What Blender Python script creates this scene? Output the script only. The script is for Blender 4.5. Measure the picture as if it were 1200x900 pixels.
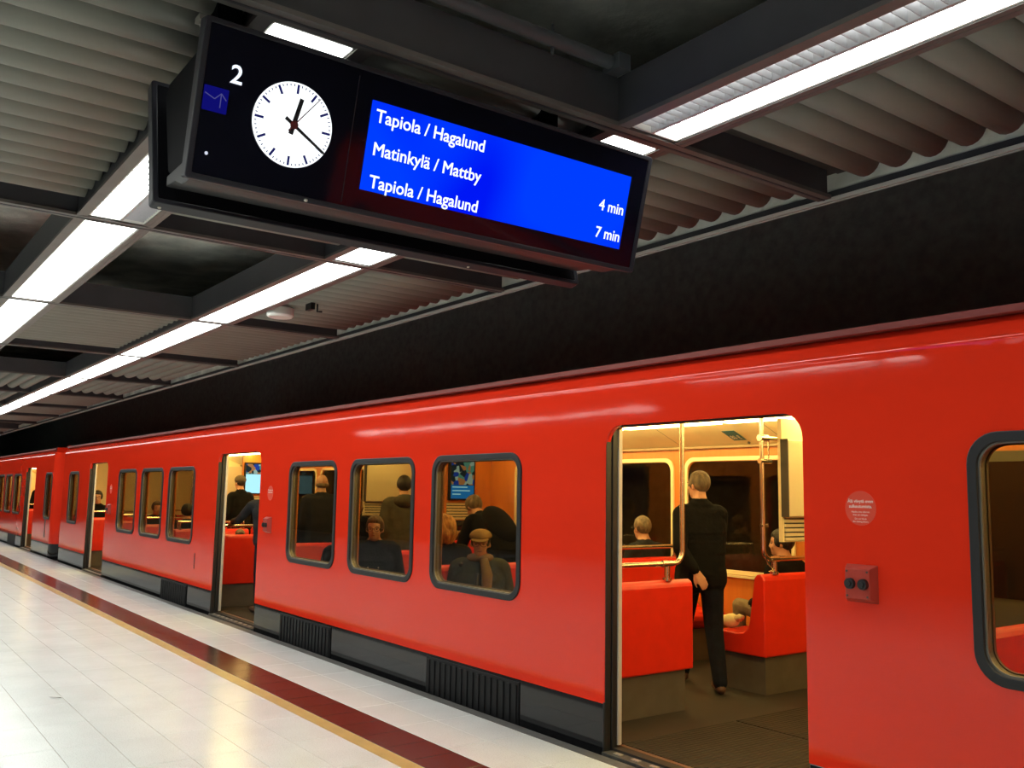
import bpy, bmesh, math, random
import numpy as np
from mathutils import Vector, Matrix

random.seed(7)
for o in list(bpy.data.objects):
    bpy.data.objects.remove(o, do_unlink=True)
scene = bpy.context.scene
COL = scene.collection

# ------------------------------------------------------------------ camera
# world: x along the track, y towards the train, z up, platform at z = 0
CAM_H = 1.55
yaw, pitch, roll = math.radians(53.67), math.radians(6.846), math.radians(0.993)
fw = Vector((-math.sin(yaw) * math.cos(pitch), math.cos(yaw) * math.cos(pitch), math.sin(pitch)))
rt = Vector((math.cos(yaw), math.sin(yaw), 0))
up = rt.cross(fw)
r2 = rt * math.cos(roll) + up * math.sin(roll)
u2 = -rt * math.sin(roll) + up * math.cos(roll)
cam_data = bpy.data.cameras.new('camera')
cam_data.sensor_width = 36
cam_data.lens = 1070 / 1200 * 36
cam_data.clip_end = 300
cam = bpy.data.objects.new('camera', cam_data)
COL.objects.link(cam)
m = Matrix((r2, u2, -fw)).transposed().to_4x4()
m.translation = Vector((0, 0, CAM_H))
cam.matrix_world = m
scene.camera = cam

# ------------------------------------------------------------------ world, exposure
world = bpy.data.worlds.new('world')
world.use_nodes = True
world.node_tree.nodes['Background'].inputs[0].default_value = (0.5, 0.5, 0.55, 1)
world.node_tree.nodes['Background'].inputs[1].default_value = 0.0
scene.world = world
scene.view_settings.view_transform = 'Standard'
scene.view_settings.look = 'None'
scene.view_settings.gamma = 1
scene.view_settings.exposure = 0.1
scene.view_settings.use_curve_mapping = False
LAMP = 9.0            # platform fluorescent lamps
CARLAMP = 23.0         # warm lamps inside the train
CEIL_COL = (0.97, 1.0, 0.94)
CAR_COL = (1.0, 0.74, 0.25)

# ------------------------------------------------------------------ materials
def lin(c):
    c = c / 255.0
    return c / 12.92 if c <= 0.04045 else ((c + 0.055) / 1.055) ** 2.4
def rgb(r, g, b):
    return (lin(r), lin(g), lin(b))
MATS = {}
def mat(name, col, rough=0.5, metal=0.0, var=0.0, vscale=6.0, bump=0.0, bscale=30.0, spec=0.5, coat=0.0, stretch=None):
    if name in MATS:
        return MATS[name]
    M = bpy.data.materials.new(name)
    M.use_nodes = True
    nt = M.node_tree
    b = nt.nodes['Principled BSDF']
    b.inputs['Base Color'].default_value = (*col, 1)
    b.inputs['Roughness'].default_value = rough
    b.inputs['Metallic'].default_value = metal
    b.inputs['Specular IOR Level'].default_value = spec
    b.inputs['Coat Weight'].default_value = coat
    b.inputs['Coat Roughness'].default_value = 0.05
    tc = nt.nodes.new('ShaderNodeTexCoord')
    src = tc.outputs['Object']
    if stretch:
        mp = nt.nodes.new('ShaderNodeMapping')
        mp.inputs['Scale'].default_value = stretch
        nt.links.new(src, mp.inputs['Vector'])
        src = mp.outputs['Vector']
    if var > 0:
        n = nt.nodes.new('ShaderNodeTexNoise')
        n.inputs['Scale'].default_value = vscale
        n.inputs['Detail'].default_value = 5
        nt.links.new(src, n.inputs['Vector'])
        r = nt.nodes.new('ShaderNodeValToRGB')
        r.color_ramp.elements[0].position = 0.3
        r.color_ramp.elements[1].position = 0.7
        r.color_ramp.elements[0].color = (*[c * (1 - var) for c in col], 1)
        r.color_ramp.elements[1].color = (*[min(1, c * (1 + var)) for c in col], 1)
        nt.links.new(n.outputs['Fac'], r.inputs['Fac'])
        nt.links.new(r.outputs['Color'], b.inputs['Base Color'])
    if bump > 0:
        n2 = nt.nodes.new('ShaderNodeTexNoise')
        n2.inputs['Scale'].default_value = bscale
        n2.inputs['Detail'].default_value = 4
        nt.links.new(src, n2.inputs['Vector'])
        bp = nt.nodes.new('ShaderNodeBump')
        bp.inputs['Strength'].default_value = 1.0
        bp.inputs['Distance'].default_value = bump
        nt.links.new(n2.outputs['Fac'], bp.inputs['Height'])
        nt.links.new(bp.outputs['Normal'], b.inputs['Normal'])
    MATS[name] = M
    return M
def emit(name, col, s):
    if name in MATS:
        return MATS[name]
    M = bpy.data.materials.new(name)
    M.use_nodes = True
    nt = M.node_tree
    nt.nodes.clear()
    e = nt.nodes.new('ShaderNodeEmission')
    e.inputs[0].default_value = (*col, 1)
    e.inputs[1].default_value = s
    o = nt.nodes.new('ShaderNodeOutputMaterial')
    nt.links.new(e.outputs[0], o.inputs[0])
    MATS[name] = M
    return M
def glass(name, tint, refl=1.0, rough=0.02):
    M = bpy.data.materials.new(name)
    M.use_nodes = True
    nt = M.node_tree
    nt.nodes.clear()
    t = nt.nodes.new('ShaderNodeBsdfTransparent')
    t.inputs[0].default_value = (*tint, 1)
    g = nt.nodes.new('ShaderNodeBsdfGlossy')
    g.inputs['Roughness'].default_value = rough
    g.inputs[0].default_value = (refl, refl, refl, 1)
    f = nt.nodes.new('ShaderNodeFresnel')
    f.inputs[0].default_value = 1.45
    mx = nt.nodes.new('ShaderNodeMixShader')
    o = nt.nodes.new('ShaderNodeOutputMaterial')
    geo = nt.nodes.new('ShaderNodeNewGeometry')
    inv = nt.nodes.new('ShaderNodeMath'); inv.operation = 'SUBTRACT'; inv.inputs[0].default_value = 1.0
    mul = nt.nodes.new('ShaderNodeMath'); mul.operation = 'MULTIPLY'
    nt.links.new(geo.outputs['Backfacing'], inv.inputs[1])
    nt.links.new(inv.outputs[0], mul.inputs[0])
    nt.links.new(f.outputs[0], mul.inputs[1])
    nt.links.new(mul.outputs[0], mx.inputs[0])
    nt.links.new(t.outputs[0], mx.inputs[1])
    nt.links.new(g.outputs[0], mx.inputs[2])
    nt.links.new(mx.outputs[0], o.inputs[0])
    MATS[name] = M
    return M

RED = mat('red train paint', (0.78, 0.032, 0.010), 0.055, 0, 0.04, 1.2, 0.0009, 1.6, 0.5, stretch=(0.5, 1, 2.0))
RED_IN = mat('red seat plastic', (0.62, 0.020, 0.006), 0.35, 0, 0.06, 9)
BLACK_SKIRT = mat('black gloss skirt', (0.010, 0.010, 0.011), 0.07, 0, 0.2, 5, 0.0002, 5)
VENTBLK = mat('matt black vent', (0.008, 0.008, 0.009), 0.55, spec=0.3)
RUBBER = mat('black rubber', (0.012, 0.012, 0.013), 0.42)
ALU = mat('pale metal trim', (0.55, 0.52, 0.45), 0.35, 0.6)
CHROME = mat('brushed steel tube', (0.62, 0.55, 0.42), 0.22, 1.0)
WORN = mat('worn steel sill', (0.10, 0.095, 0.085), 0.45, 0.5, 0.3, 30)
PANE = glass('tinted train glass', (0.68, 0.65, 0.58), 0.55)
FARPANE = glass('dark far glass', (0.55, 0.5, 0.45), 1.0, 0.03)
CREAM = mat('cream laminate', (0.82, 0.70, 0.42), 0.4, 0, 0.04, 4)
ORANGE = mat('orange wood laminate', (0.60, 0.19, 0.03), 0.35, 0, 0.07, 4, stretch=(6, 6, 0.6))
CARFLOOR = mat('ribbed rubber floor', (0.017, 0.013, 0.010), 0.6, 0, 0.3, 3)
SEATBASE = mat('dark seat base', (0.085, 0.075, 0.058), 0.5, 0, 0.25, 4)
GREYBOX = mat('grey metal case', (0.66, 0.58, 0.38), 0.4)
DARKGREY = mat('dark grey case', (0.05, 0.045, 0.035), 0.5)
CONCRETE = mat('dark concrete', (0.68, 0.67, 0.61), 0.9, 0, 0.30, 3, 0.01, 14)
TUNNEL = mat('tunnel wall', (0.28, 0.31, 0.30), 0.95, 0, 0.18, 9, 0.012, 8)
BEAM = mat('grey ceiling beam', (0.052, 0.052, 0.060), 0.5, 0, 0.1, 5)
FLANGE = mat('ceiling rail metal', (0.16, 0.145, 0.135), 0.45, 0.2, 0.1, 8)
SLAT = mat('beige grey slat', (0.22, 0.212, 0.18), 0.6, 0, 0.06, 3, 0.0004, 60)
BACKING = mat('slat backing', (0.06, 0.058, 0.053), 0.8)
EDGELINE = mat('pale ceiling edge', (0.62, 0.61, 0.58), 0.5)
PLASTIC = mat('white plastic', (0.75, 0.74, 0.70), 0.4)
SIGNBODY = mat('anthracite sign case', (0.005, 0.005, 0.007), 0.6, 0, spec=0.06)
SIGNFRAME = mat('sign bezel', (0.026, 0.026, 0.034), 0.4, 0.0, spec=0.25)
SIGNGLASS = mat('sign glass', (0.004, 0.004, 0.010), 0.06, 0, 0, 1, 0.00025, 3.0, 0.5)
REFL = mat('louvre metal', (0.50, 0.50, 0.52), 0.45, 0.3)
GROUT = mat('grey grout', (0.42, 0.41, 0.37), 0.8)
LIGHTMAT = emit('lamp diffuser', CEIL_COL, LAMP)
CARLIGHT = emit('train lamp', CAR_COL, CARLAMP)

def tilemat(name, col, rough, dots):
    M = mat(name, col, rough, 0, 0.05, 2.5)
    nt = M.node_tree
    b = nt.nodes['Principled BSDF']
    ramp = [n for n in nt.nodes if n.type == 'VALTORGB'][0]
    tc = [n for n in nt.nodes if n.type == 'TEX_COORD'][0]
    geo = nt.nodes.new('ShaderNodeNewGeometry')
    v = nt.nodes.new('ShaderNodeTexNoise')
    v.inputs['Scale'].default_value = 140
    v.inputs['Detail'].default_value = 2
    nt.links.new(geo.outputs['Position'], v.inputs['Vector'])
    rr = nt.nodes.new('ShaderNodeValToRGB')
    rr.color_ramp.elements[0].position = 0.32
    rr.color_ramp.elements[1].position = 0.5
    rr.color_ramp.elements[0].color = (dots, dots, dots, 1)
    rr.color_ramp.elements[1].color = (1, 1, 1, 1)
    nt.links.new(v.outputs['Fac'], rr.inputs['Fac'])
    mx = nt.nodes.new('ShaderNodeMix')
    mx.data_type = 'RGBA'
    mx.blend_type = 'MULTIPLY'
    mx.inputs['Factor'].default_value = 1
    nt.links.new(ramp.outputs['Color'], mx.inputs['A'])
    nt.links.new(rr.outputs['Color'], mx.inputs['B'])
    oi = nt.nodes.new('ShaderNodeObjectInfo')
    mr = nt.nodes.new('ShaderNodeMapRange')
    mr.inputs['To Min'].default_value = 0.97
    mr.inputs['To Max'].default_value = 1.01
    nt.links.new(oi.outputs['Random'], mr.inputs['Value'])
    mx2 = nt.nodes.new('ShaderNodeMix')
    mx2.data_type = 'RGBA'
    mx2.blend_type = 'MULTIPLY'
    mx2.inputs['Factor'].default_value = 1
    nt.links.new(mx.outputs['Result'], mx2.inputs['A'])
    nt.links.new(mr.outputs['Result'], mx2.inputs['B'])
    nt.links.new(mx2.outputs['Result'], b.inputs['Base Color'])
    # noise follows the world, so neighbouring tiles differ
    for n in nt.nodes:
        if n.type == 'TEX_NOISE' and n is not v:
            nt.links.new(geo.outputs['Position'], n.inputs['Vector'])
    return M
TILE = tilemat('white terrazzo tile', (0.715, 0.775, 0.765), 0.22, 0.80)
BROWN = tilemat('brown clinker tile', (0.030, 0.0135, 0.012), 0.20, 0.9)
YELLOW = mat('yellow line', (0.52, 0.37, 0.13), 0.3, 0, 0.12, 5)

# ribbed floor: fine ridges across the vestibule
def ribs(M, scale, dist):
    nt = M.node_tree
    b = nt.nodes['Principled BSDF']
    geo = nt.nodes.new('ShaderNodeNewGeometry')
    w = nt.nodes.new('ShaderNodeTexWave')
    w.bands_direction = 'X'
    w.inputs['Scale'].default_value = scale
    nt.links.new(geo.outputs['Position'], w.inputs['Vector'])
    bp = nt.nodes.new('ShaderNodeBump')
    bp.inputs['Distance'].default_value = dist
    nt.links.new(w.outputs['Color'], bp.inputs['Height'])
    nt.links.new(bp.outputs['Normal'], b.inputs['Normal'])
RIBFLOOR = mat('ribbed vestibule mat', (0.021, 0.0165, 0.012), 0.6, 0, 0.25, 4, spec=0.25)
ribs(RIBFLOOR, 9.0, 0.012)

# ------------------------------------------------------------------ mesh helpers
WL = {}
class MB:
    def __init__(s):
        s.v = []; s.f = []; s.mi = []
    def add(s, vs, fs, mi=0):
        n = len(s.v)
        s.v += [tuple(p) for p in vs]
        s.f += [tuple(i + n for i in f) for f in fs]
        s.mi += [mi] * len(fs)
        return s
    def box(s, a, b, mi=0):
        (x0, y0, z0), (x1, y1, z1) = a, b
        x0, x1 = min(x0, x1), max(x0, x1); y0, y1 = min(y0, y1), max(y0, y1); z0, z1 = min(z0, z1), max(z0, z1)
        vs = [(x0, y0, z0), (x1, y0, z0), (x1, y1, z0), (x0, y1, z0), (x0, y0, z1), (x1, y0, z1), (x1, y1, z1), (x0, y1, z1)]
        return s.add(vs, [(3, 2, 1, 0), (4, 5, 6, 7), (0, 1, 5, 4), (1, 2, 6, 5), (2, 3, 7, 6), (3, 0, 4, 7)], mi)
    def hull8(s, vs, mi=0):
        return s.add(vs, [(3, 2, 1, 0), (4, 5, 6, 7), (0, 1, 5, 4), (1, 2, 6, 5), (2, 3, 7, 6), (3, 0, 4, 7)], mi)
    def tube(s, pts, r, n=10, mi=0, caps=True, closed=False):
        pts = [Vector(p) for p in pts]
        rs = r if isinstance(r, (list, tuple)) else [r] * len(pts)
        rings = []
        up = None
        for i, p in enumerate(pts):
            if closed:
                d = pts[(i + 1) % len(pts)] - pts[i - 1]
            else:
                d = (pts[min(i + 1, len(pts) - 1)] - pts[max(i - 1, 0)])
            d.normalize()
            if up is None:
                up = Vector((0, 0, 1)) if abs(d.z) < 0.9 else Vector((1, 0, 0))
            a = d.cross(up).normalized()
            up = a.cross(d).normalized()
            rings.append([p + (a * math.cos(t) + up * math.sin(t)) * rs[i] for t in [2 * math.pi * k / n for k in range(n)]])
        vs = [q for ring in rings for q in ring]
        fs = []
        m_ = len(pts)
        for i in range(m_ if closed else m_ - 1):
            j = (i + 1) % m_
            for k in range(n):
                k2 = (k + 1) % n
                fs.append((i * n + k, i * n + k2, j * n + k2, j * n + k))
        if caps and not closed:
            fs.append(tuple(range(n - 1, -1, -1)))
            fs.append(tuple((m_ - 1) * n + k for k in range(n)))
        return s.add(vs, fs, mi)
    def prism(s, poly, f0, f1, mi=0):
        """poly: list of 2d points (counter-clockwise); f0, f1 map a 2d point to the two ends"""
        n = len(poly)
        vs = [f0(p) for p in poly] + [f1(p) for p in poly]
        fs = [tuple(range(n - 1, -1, -1)), tuple(range(n, 2 * n))]
        for i in range(n):
            j = (i + 1) % n
            fs.append((i, j, n + j, n + i))
        return s.add(vs, fs, mi)
    def ring(s, outer, inner, f0, f1, mi=0):
        """frame between two loops of equal length, thick from f0 to f1"""
        n = len(outer)
        vs = [f0(p) for p in outer] + [f0(p) for p in inner] + [f1(p) for p in outer] + [f1(p) for p in inner]
        fs = []
        for i in range(n):
            j = (i + 1) % n
            fs += [(i, n + i, n + j, j), (2 * n + i, 2 * n + j, 3 * n + j, 3 * n + i), (i, j, 2 * n + j, 2 * n + i), (n + i, 3 * n + i, 3 * n + j, n + j)]
        return s.add(vs, fs, mi)
    def ell(s, c, r, seg=14, rings=9, mi=0, fn=None):
        vs = []; fs = []
        for i in range(rings + 1):
            ph = math.pi * i / rings
            for k in range(seg):
                th = 2 * math.pi * k / seg
                d = Vector((math.sin(ph) * math.cos(th), math.sin(ph) * math.sin(th), math.cos(ph)))
                p = Vector((d.x * r[0], d.y * r[1], d.z * r[2]))
                if fn:
                    p = fn(p, d)
                vs.append(Vector(c) + p)
        for i in range(rings):
            for k in range(seg):
                k2 = (k + 1) % seg
                a, b_, c_, d_ = i * seg + k, (i + 1) * seg + k, (i + 1) * seg + k2, i * seg + k2
                if i == 0: fs.append((a, b_, c_))
                elif i == rings - 1: fs.append((a, b_, d_))
                else: fs.append((a, b_, c_, d_))
        # weld the poles by keeping only the first vertex of each
        return s.add(vs, fs, mi)
    def mesh(s, name, origin=(0, 0, 0)):
        me = bpy.data.meshes.new(name)
        ox, oy, oz = origin
        me.from_pydata([(p[0] - ox, p[1] - oy, p[2] - oz) for p in s.v], [], s.f)
        if any(s.mi):
            me.polygons.foreach_set('material_index', s.mi)
        return me
    def build(s, name, mats, parent=None, smooth=False, bevel=0, origin=None, fix=True):
        if origin is None:
            origin = WL[parent.name] if parent is not None else (0, 0, 0)
        me = s.mesh(name, origin)
        if fix:
            bm = bmesh.new(); bm.from_mesh(me)
            bmesh.ops.remove_doubles(bm, verts=bm.verts, dist=1e-5)
            bmesh.ops.recalc_face_normals(bm, faces=bm.faces)
            bm.to_mesh(me); bm.free()
        return link(name, me, mats, parent, origin, smooth, bevel)

def link(name, me, mats, parent=None, origin=(0, 0, 0), smooth=False, bevel=0):
    for M in (mats if isinstance(mats, (list, tuple)) else [mats]):
        me.materials.append(M)
    o = bpy.data.objects.new(name, me)
    COL.objects.link(o)
    if parent is not None:
        o.parent = parent
        po = WL[parent.name]
        o.location = (origin[0] - po[0], origin[1] - po[1], origin[2] - po[2])
    else:
        o.location = origin
    WL[o.name] = tuple(origin)
    if smooth:
        me.polygons.foreach_set('use_smooth', [True] * len(me.polygons))
        if smooth != 'full':
            try:
                me.set_sharp_from_angle(angle=math.radians(40))
            except Exception:
                pass
    if bevel:
        b = o.modifiers.new('bevel', 'BEVEL')
        b.width = bevel; b.segments = 2; b.limit_method = 'ANGLE'; b.angle_limit = math.radians(40)
    return o
def inst(name, me, parent, loc):
    """another piece that shares mesh data; loc in world space"""
    o = bpy.data.objects.new(name, me)
    COL.objects.link(o)
    po = (0, 0, 0)
    if parent is not None:
        o.parent = parent
        po = WL[parent.name]
    o.location = (loc[0] - po[0], loc[1] - po[1], loc[2] - po[2])
    WL[o.name] = tuple(loc)
    return o
def empty(name, loc):
    o = bpy.data.objects.new(name, None)
    COL.objects.link(o)
    o.location = loc
    o.empty_display_size = 0.2
    WL[o.name] = tuple(loc)
    return o
def tag(o, label=None, cat=None, group=None, kind=None):
    if label: o['label'] = label
    if cat: o['category'] = cat
    if group: o['group'] = group
    if kind: o['kind'] = kind
    return o
def struct(o, label=None):
    o['kind'] = 'structure'
    if label: o['label'] = label
    return o
def rrect(x0, x1, z0, z1, r, n=6):
    pts = []
    for cx, cz, a0 in ((x1 - r, z0 + r, -90), (x1 - r, z1 - r, 0), (x0 + r, z1 - r, 90), (x0 + r, z0 + r, 180)):
        for k in range(n + 1):
            a = math.radians(a0 + 90 * k / n)
            pts.append((cx + r * math.cos(a), cz + r * math.sin(a)))
    return pts
def filled(outer, holes, thick):
    """flat plate with holes in the local xz plane, thickness along y centred on 0; returns a mesh"""
    cu = bpy.data.curves.new('tmp', 'CURVE')
    cu.dimensions = '2D'
    cu.fill_mode = 'BOTH'
    cu.extrude = thick / 2
    for loop in [outer] + holes:
        sp = cu.splines.new('POLY')
        sp.points.add(len(loop) - 1)
        for q, p in zip(sp.points, loop):
            q.co = (p[0], p[1], 0, 1)
        sp.use_cyclic_u = True
    ob = bpy.data.objects.new('tmp', cu)
    COL.objects.link(ob)
    dg = bpy.context.evaluated_depsgraph_get()
    dg.update()
    me = bpy.data.meshes.new_from_object(ob.evaluated_get(dg))
    bpy.data.objects.remove(ob)
    bpy.data.curves.remove(cu)
    n = len(me.vertices)
    co = np.empty(n * 3)
    me.vertices.foreach_get('co', co)
    co = co.reshape(-1, 3)
    co = np.stack([co[:, 0], -co[:, 2], co[:, 1]], 1)
    me.vertices.foreach_set('co', co.ravel())
    me.materials.clear()
    bm = bmesh.new(); bm.from_mesh(me)
    bmesh.ops.remove_doubles(bm, verts=bm.verts, dist=1e-5)
    bmesh.ops.recalc_face_normals(bm, faces=bm.faces)
    bm.to_mesh(me); bm.free()
    return me
def text_mesh(txt, size, extrude=0.001, align='LEFT', bold=0.0, bevel=0.0):
    cu = bpy.data.curves.new('txt', 'FONT')
    cu.body = txt
    cu.size = size
    cu.align_x = align
    cu.extrude = extrude
    cu.offset = bold
    cu.resolution_u = 4
    cu.bevel_depth = bevel
    cu.bevel_resolution = 0
    ob = bpy.data.objects.new('txt', cu)
    COL.objects.link(ob)
    dg = bpy.context.evaluated_depsgraph_get()
    dg.update()
    me = bpy.data.meshes.new_from_object(ob.evaluated_get(dg))
    bpy.data.objects.remove(ob)
    bpy.data.curves.remove(cu)
    me.materials.clear()
    return me
def remap(me, f):
    n = len(me.vertices)
    co = np.empty(n * 3)
    me.vertices.foreach_get('co', co)
    co = co.reshape(-1, 3)
    out = np.array([f(p) for p in co])
    me.vertices.foreach_set('co', out.ravel())
    me.update()
    return me

# ================================================================== PLATFORM
D = 3.90                       # train side plane
YE = 3.76                      # edge of the white tiles
XE0, XE1 = -62.0, 9.0
base = MB().box((XE0, -7, -0.25), (XE1, YE + 0.08, -0.0022))
floor = base.build('floor', GROUT)
struct(floor, 'grey jointed bed of the tiled platform floor')
edge = MB().box((XE0, YE + 0.001, -0.05), (XE1, YE + 0.085, 0.0))
edge.build('edge_strip', mat('grey edge strip', (0.10, 0.10, 0.095), 0.5, 0, 0.2, 20), floor)
yl = MB().box((XE0, 2.722, -0.01), (XE1, 2.826, 0.0005))
yl.build('yellow_line', YELLOW, floor)
TP, TLEN, GAP = 0.3085, 0.617, 0.004
def tile_mesh(lx, ly, M, nm):
    c = 0.0015
    vs = [(0, 0, -0.006), (lx, 0, -0.006), (lx, ly, -0.006), (0, ly, -0.006),
          (0, 0, -c), (lx, 0, -c), (lx, ly, -c), (0, ly, -c),
          (c, c, 0), (lx - c, c, 0), (lx - c, ly - c, 0), (c, ly - c, 0)]
    fs = [(0, 1, 5, 4), (1, 2, 6, 5), (2, 3, 7, 6), (3, 0, 4, 7), (4, 5, 9, 8), (5, 6, 10, 9), (6, 7, 11, 10), (7, 4, 8, 11), (8, 9, 10, 11)]
    b = MB().add(vs, fs)
    me = b.mesh(nm)
    me.materials.append(M)
    return me, vs, fs
rows = []                                   # (y0, y1) of white rows
y = 2.722
while y > -6.5:
    rows.append((y - TP + GAP, y - GAP * 0)); y -= TP
rows_edge = [(3.145 + i * TP, min(3.145 + (i + 1) * TP - GAP, YE)) for i in range(2)]
def inview(x, y):
    p = Vector((x, y, 0)) - Vector((0, 0, CAM_H))
    d = p.dot(fw)
    if d < 0.3: return None
    u = 600 + 1070 * p.dot(r2) / d
    v = 450 - 1070 * p.dot(u2) / d
    return d if (-60 < u < 1260 and -60 < v < 960) else None
white, brown = [], []
for j, (a, b) in enumerate(rows + rows_edge):
    off = -6.12 + (TLEN / 2 if j % 2 else 0) * 0
    n0 = int((XE0 - off) / TLEN); n1 = int((XE1 - off) / TLEN)
    for i in range(n0, n1):
        x0 = off + i * TLEN
        d = inview(x0 + TLEN / 2, (a + b) / 2)
        white.append((d if d else 999, x0, a, TLEN - GAP, b - a))
for i in range(int((XE0 + 6.64) / 0.3085), int((XE1 + 6.64) / 0.3085)):
    x0 = -6.64 + i * 0.3085
    d = inview(x0, 3.0)
    brown.append((d if d else 999, x0, 2.83, 0.3085 - GAP, 3.141 - 2.83))
for lst, M, nm, keep in ((white, TILE, 'tile', 290), (brown, BROWN, 'brown_tile', 110)):
    lst.sort()
    cache = {}
    rest = MB()
    for k, (d, x0, y0, lx, ly) in enumerate(lst):
        key = round(ly, 4)
        if key not in cache:
            cache[key] = tile_mesh(lx, ly, M, nm)
        me, vs, fs = cache[key]
        dz = random.uniform(-0.0006, 0.0)
        if k < keep and d < 900:
            inst(nm, me, floor, (x0, y0, dz))
        else:
            rest.add([(v[0] + x0, v[1] + y0, v[2] + dz) for v in vs], fs)
    o = rest.build('distant_' + nm + 's', M, floor, fix=False)
    o['kind'] = 'stuff'
# scrap of foil lying on the tiles
sc = MB().add([(-7.62, 1.405, 0.003), (-7.60, 1.425, 0.004), (-7.50, 1.485, 0.006), (-7.52, 1.465, 0.012), (-7.56, 1.43, 0.009)], [(0, 1, 2), (0, 2, 3), (0, 3, 4)])
tag(sc.build('paper_scrap', mat('scrap', (0.35, 0.35, 0.33), 0.5)), 'small grey scrap of paper lying on the white floor tiles', 'litter')
# platform wall down to the track, track bed
w = MB().box((XE0, YE + 0.02, -1.3), (XE1, YE + 0.08, -0.051))
struct(w.build('wall_platform_edge', CONCRETE), 'dark wall under the platform edge')
w = MB().box((XE0, YE + 0.08, -1.45), (XE1, 9.0, -1.3))
struct(w.build('floor_track_bed', TUNNEL), 'dark track bed under the train')
w = MB().box((XE0, 8.4, -1.3), (XE1, 8.7, 5.4))
struct(w.build('wall_tunnel', TUNNEL), 'dark rough tunnel wall behind the train')
w = MB().box((XE0, 4.40, 5.2), (XE1, 8.4, 5.4))
struct(w.build('ceiling_tunnel', TUNNEL), 'dark rough vault over the track')
w = MB().box((XE0, -7.3, -0.2), (XE1, -7.0, 4.1))
struct(w.build('wall_hall', mat('hall wall', (0.07, 0.068, 0.064), 0.7, 0, 0.1, 1)), 'plain wall on the far side of the platform hall')
w = MB().box((XE0 - 0.3, -7.3, -1.45), (XE0, 8.7, 5.4))
struct(w.build('wall_end', TUNNEL), 'dark wall closing the far end of the hall')
w = MB().box((XE1, -7.3, -1.45), (XE1 + 0.3, 8.7, 5.4))
struct(w.build('wall_near_end', TUNNEL), 'dark wall closing the near end of the hall')

# ================================================================== CEILING
ZC = 3.20
slab = MB().box((XE0, -7, 3.95), (XE1, 4.40, 4.15))
slab.box((XE0, 4.36, 3.26), (XE1, 4.40, 3.95))
ceiling = slab.build('ceiling', CONCRETE)
struct(ceiling, 'dark rough concrete ceiling above the grid of beams and slats')
PITCH = 3.075
def bx(i): return -2.945 - PITCH * i
STR = {-1: (-4.75, -4.42), 0: (-2.16, -1.83), 1: (-0.52, -0.19), 2: (1.12, 1.45), 3: (2.765, 3.06)}
NB = 14
for i in range(-3, NB + 4):
    x = bx(i)
    b = MB().box((x - 0.035, -6.9, ZC + 0.02), (x + 0.035, 4.28, ZC + 0.23), 0)
    b.box((x - 0.038, -6.9, ZC), (x + 0.046, 4.30, ZC + 0.02), 1)
    b.box((x - 0.006, -6.9, ZC - 0.003), (x + 0.006, 4.30, ZC), 0)
    b.build('cross_beam', [BEAM, FLANGE], ceiling)
for s, (ya, yb) in STR.items():
    for yy, sg in ((ya, -1), (yb, 1)):
        b = MB()
        y0, y1 = sorted((yy, yy + sg * 0.030))
        xr_ = bx(0) - 0.03 if s == 2 else XE1
        b.box((XE0, y0, ZC + 0.004), (xr_, y1, ZC + 0.03), 1)
        y0, y1 = sorted((yy + sg * 0.030, yy + sg * 0.062))
        b.box((XE0, y0, ZC + 0.002), (xr_, y1, ZC + 0.022), 1)
        y0, y1 = sorted((yy + sg * 0.028, yy + sg * 0.055))
        b.box((XE0, y0, ZC + 0.022), (xr_, y1, ZC + 0.235), 0)
        b.build('light_rail', [BEAM, FLANGE], ceiling)
# pale edge rail over the track
b = MB().box((XE0, 4.335, ZC), (XE1, 4.350, ZC + 0.02), 0)
b.box((XE0, 4.350, ZC + 0.012), (XE1, 4.385, ZC + 0.06), 1)
b.box((XE0, 4.385, ZC + 0.004), (XE1, 4.389, ZC + 0.06), 0)
b.build('edge_rail', [EDGELINE, BEAM], ceiling)
b = MB().box((XE0, 4.20, 3.36), (XE1, 4.37, 3.38))
b.build('soffit', mat('dark soffit', (0.05, 0.05, 0.047), 0.8), ceiling)
# pipe with strap in the open bay nearest the camera
b = MB().tube([(-2.88, 0.9, 3.47), (-2.88, 2.69, 3.47)], 0.032, 10)
b.tube([(-2.88, 2.30, 3.40), (-2.88, 2.30, 3.54)], 0.007, 6)
b.box((-2.93, 2.63, 3.43), (-2.82, 2.70, 3.50))
b.build('pipe', mat('pipe grey', (0.07, 0.075, 0.085), 0.5), ceiling, smooth=True)

LANES = {'R': (3.125, 4.265), 'M': (1.515, 2.70), 'L': (-0.125, 1.055), 'K': (-1.765, -0.585)}
def half_tube(L, r, along):
    n = 9
    vs, fs = [], []
    for e in (0, L):
        for k in range(n + 1):
            a = math.pi + math.pi * k / n
            p, q = r * math.cos(a), r * math.sin(a)
            vs.append((p, e, q) if along == 'y' else (e, p, q))
    for k in range(n):
        fs.append((k, k + 1, n + 2 + k, n + 1 + k))
    fs.append(tuple(range(n + 1)))
    fs.append(tuple(range(2 * n + 1, n, -1)))
    return vs, fs
OPEN = {('M', 0), ('L', 0), ('K', 0), ('M', -1), ('L', -1), ('K', -1), ('M', -2), ('L', -2), ('K', -2), ('M', 2), ('M', 4), ('L', 2), ('L', 4), ('K', 1), ('K', 3), ('M', 8), ('R', 9)}
XDIR = {('M', 5), ('M', 6), ('R', 4), ('R', 5), ('L', 6)}
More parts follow.
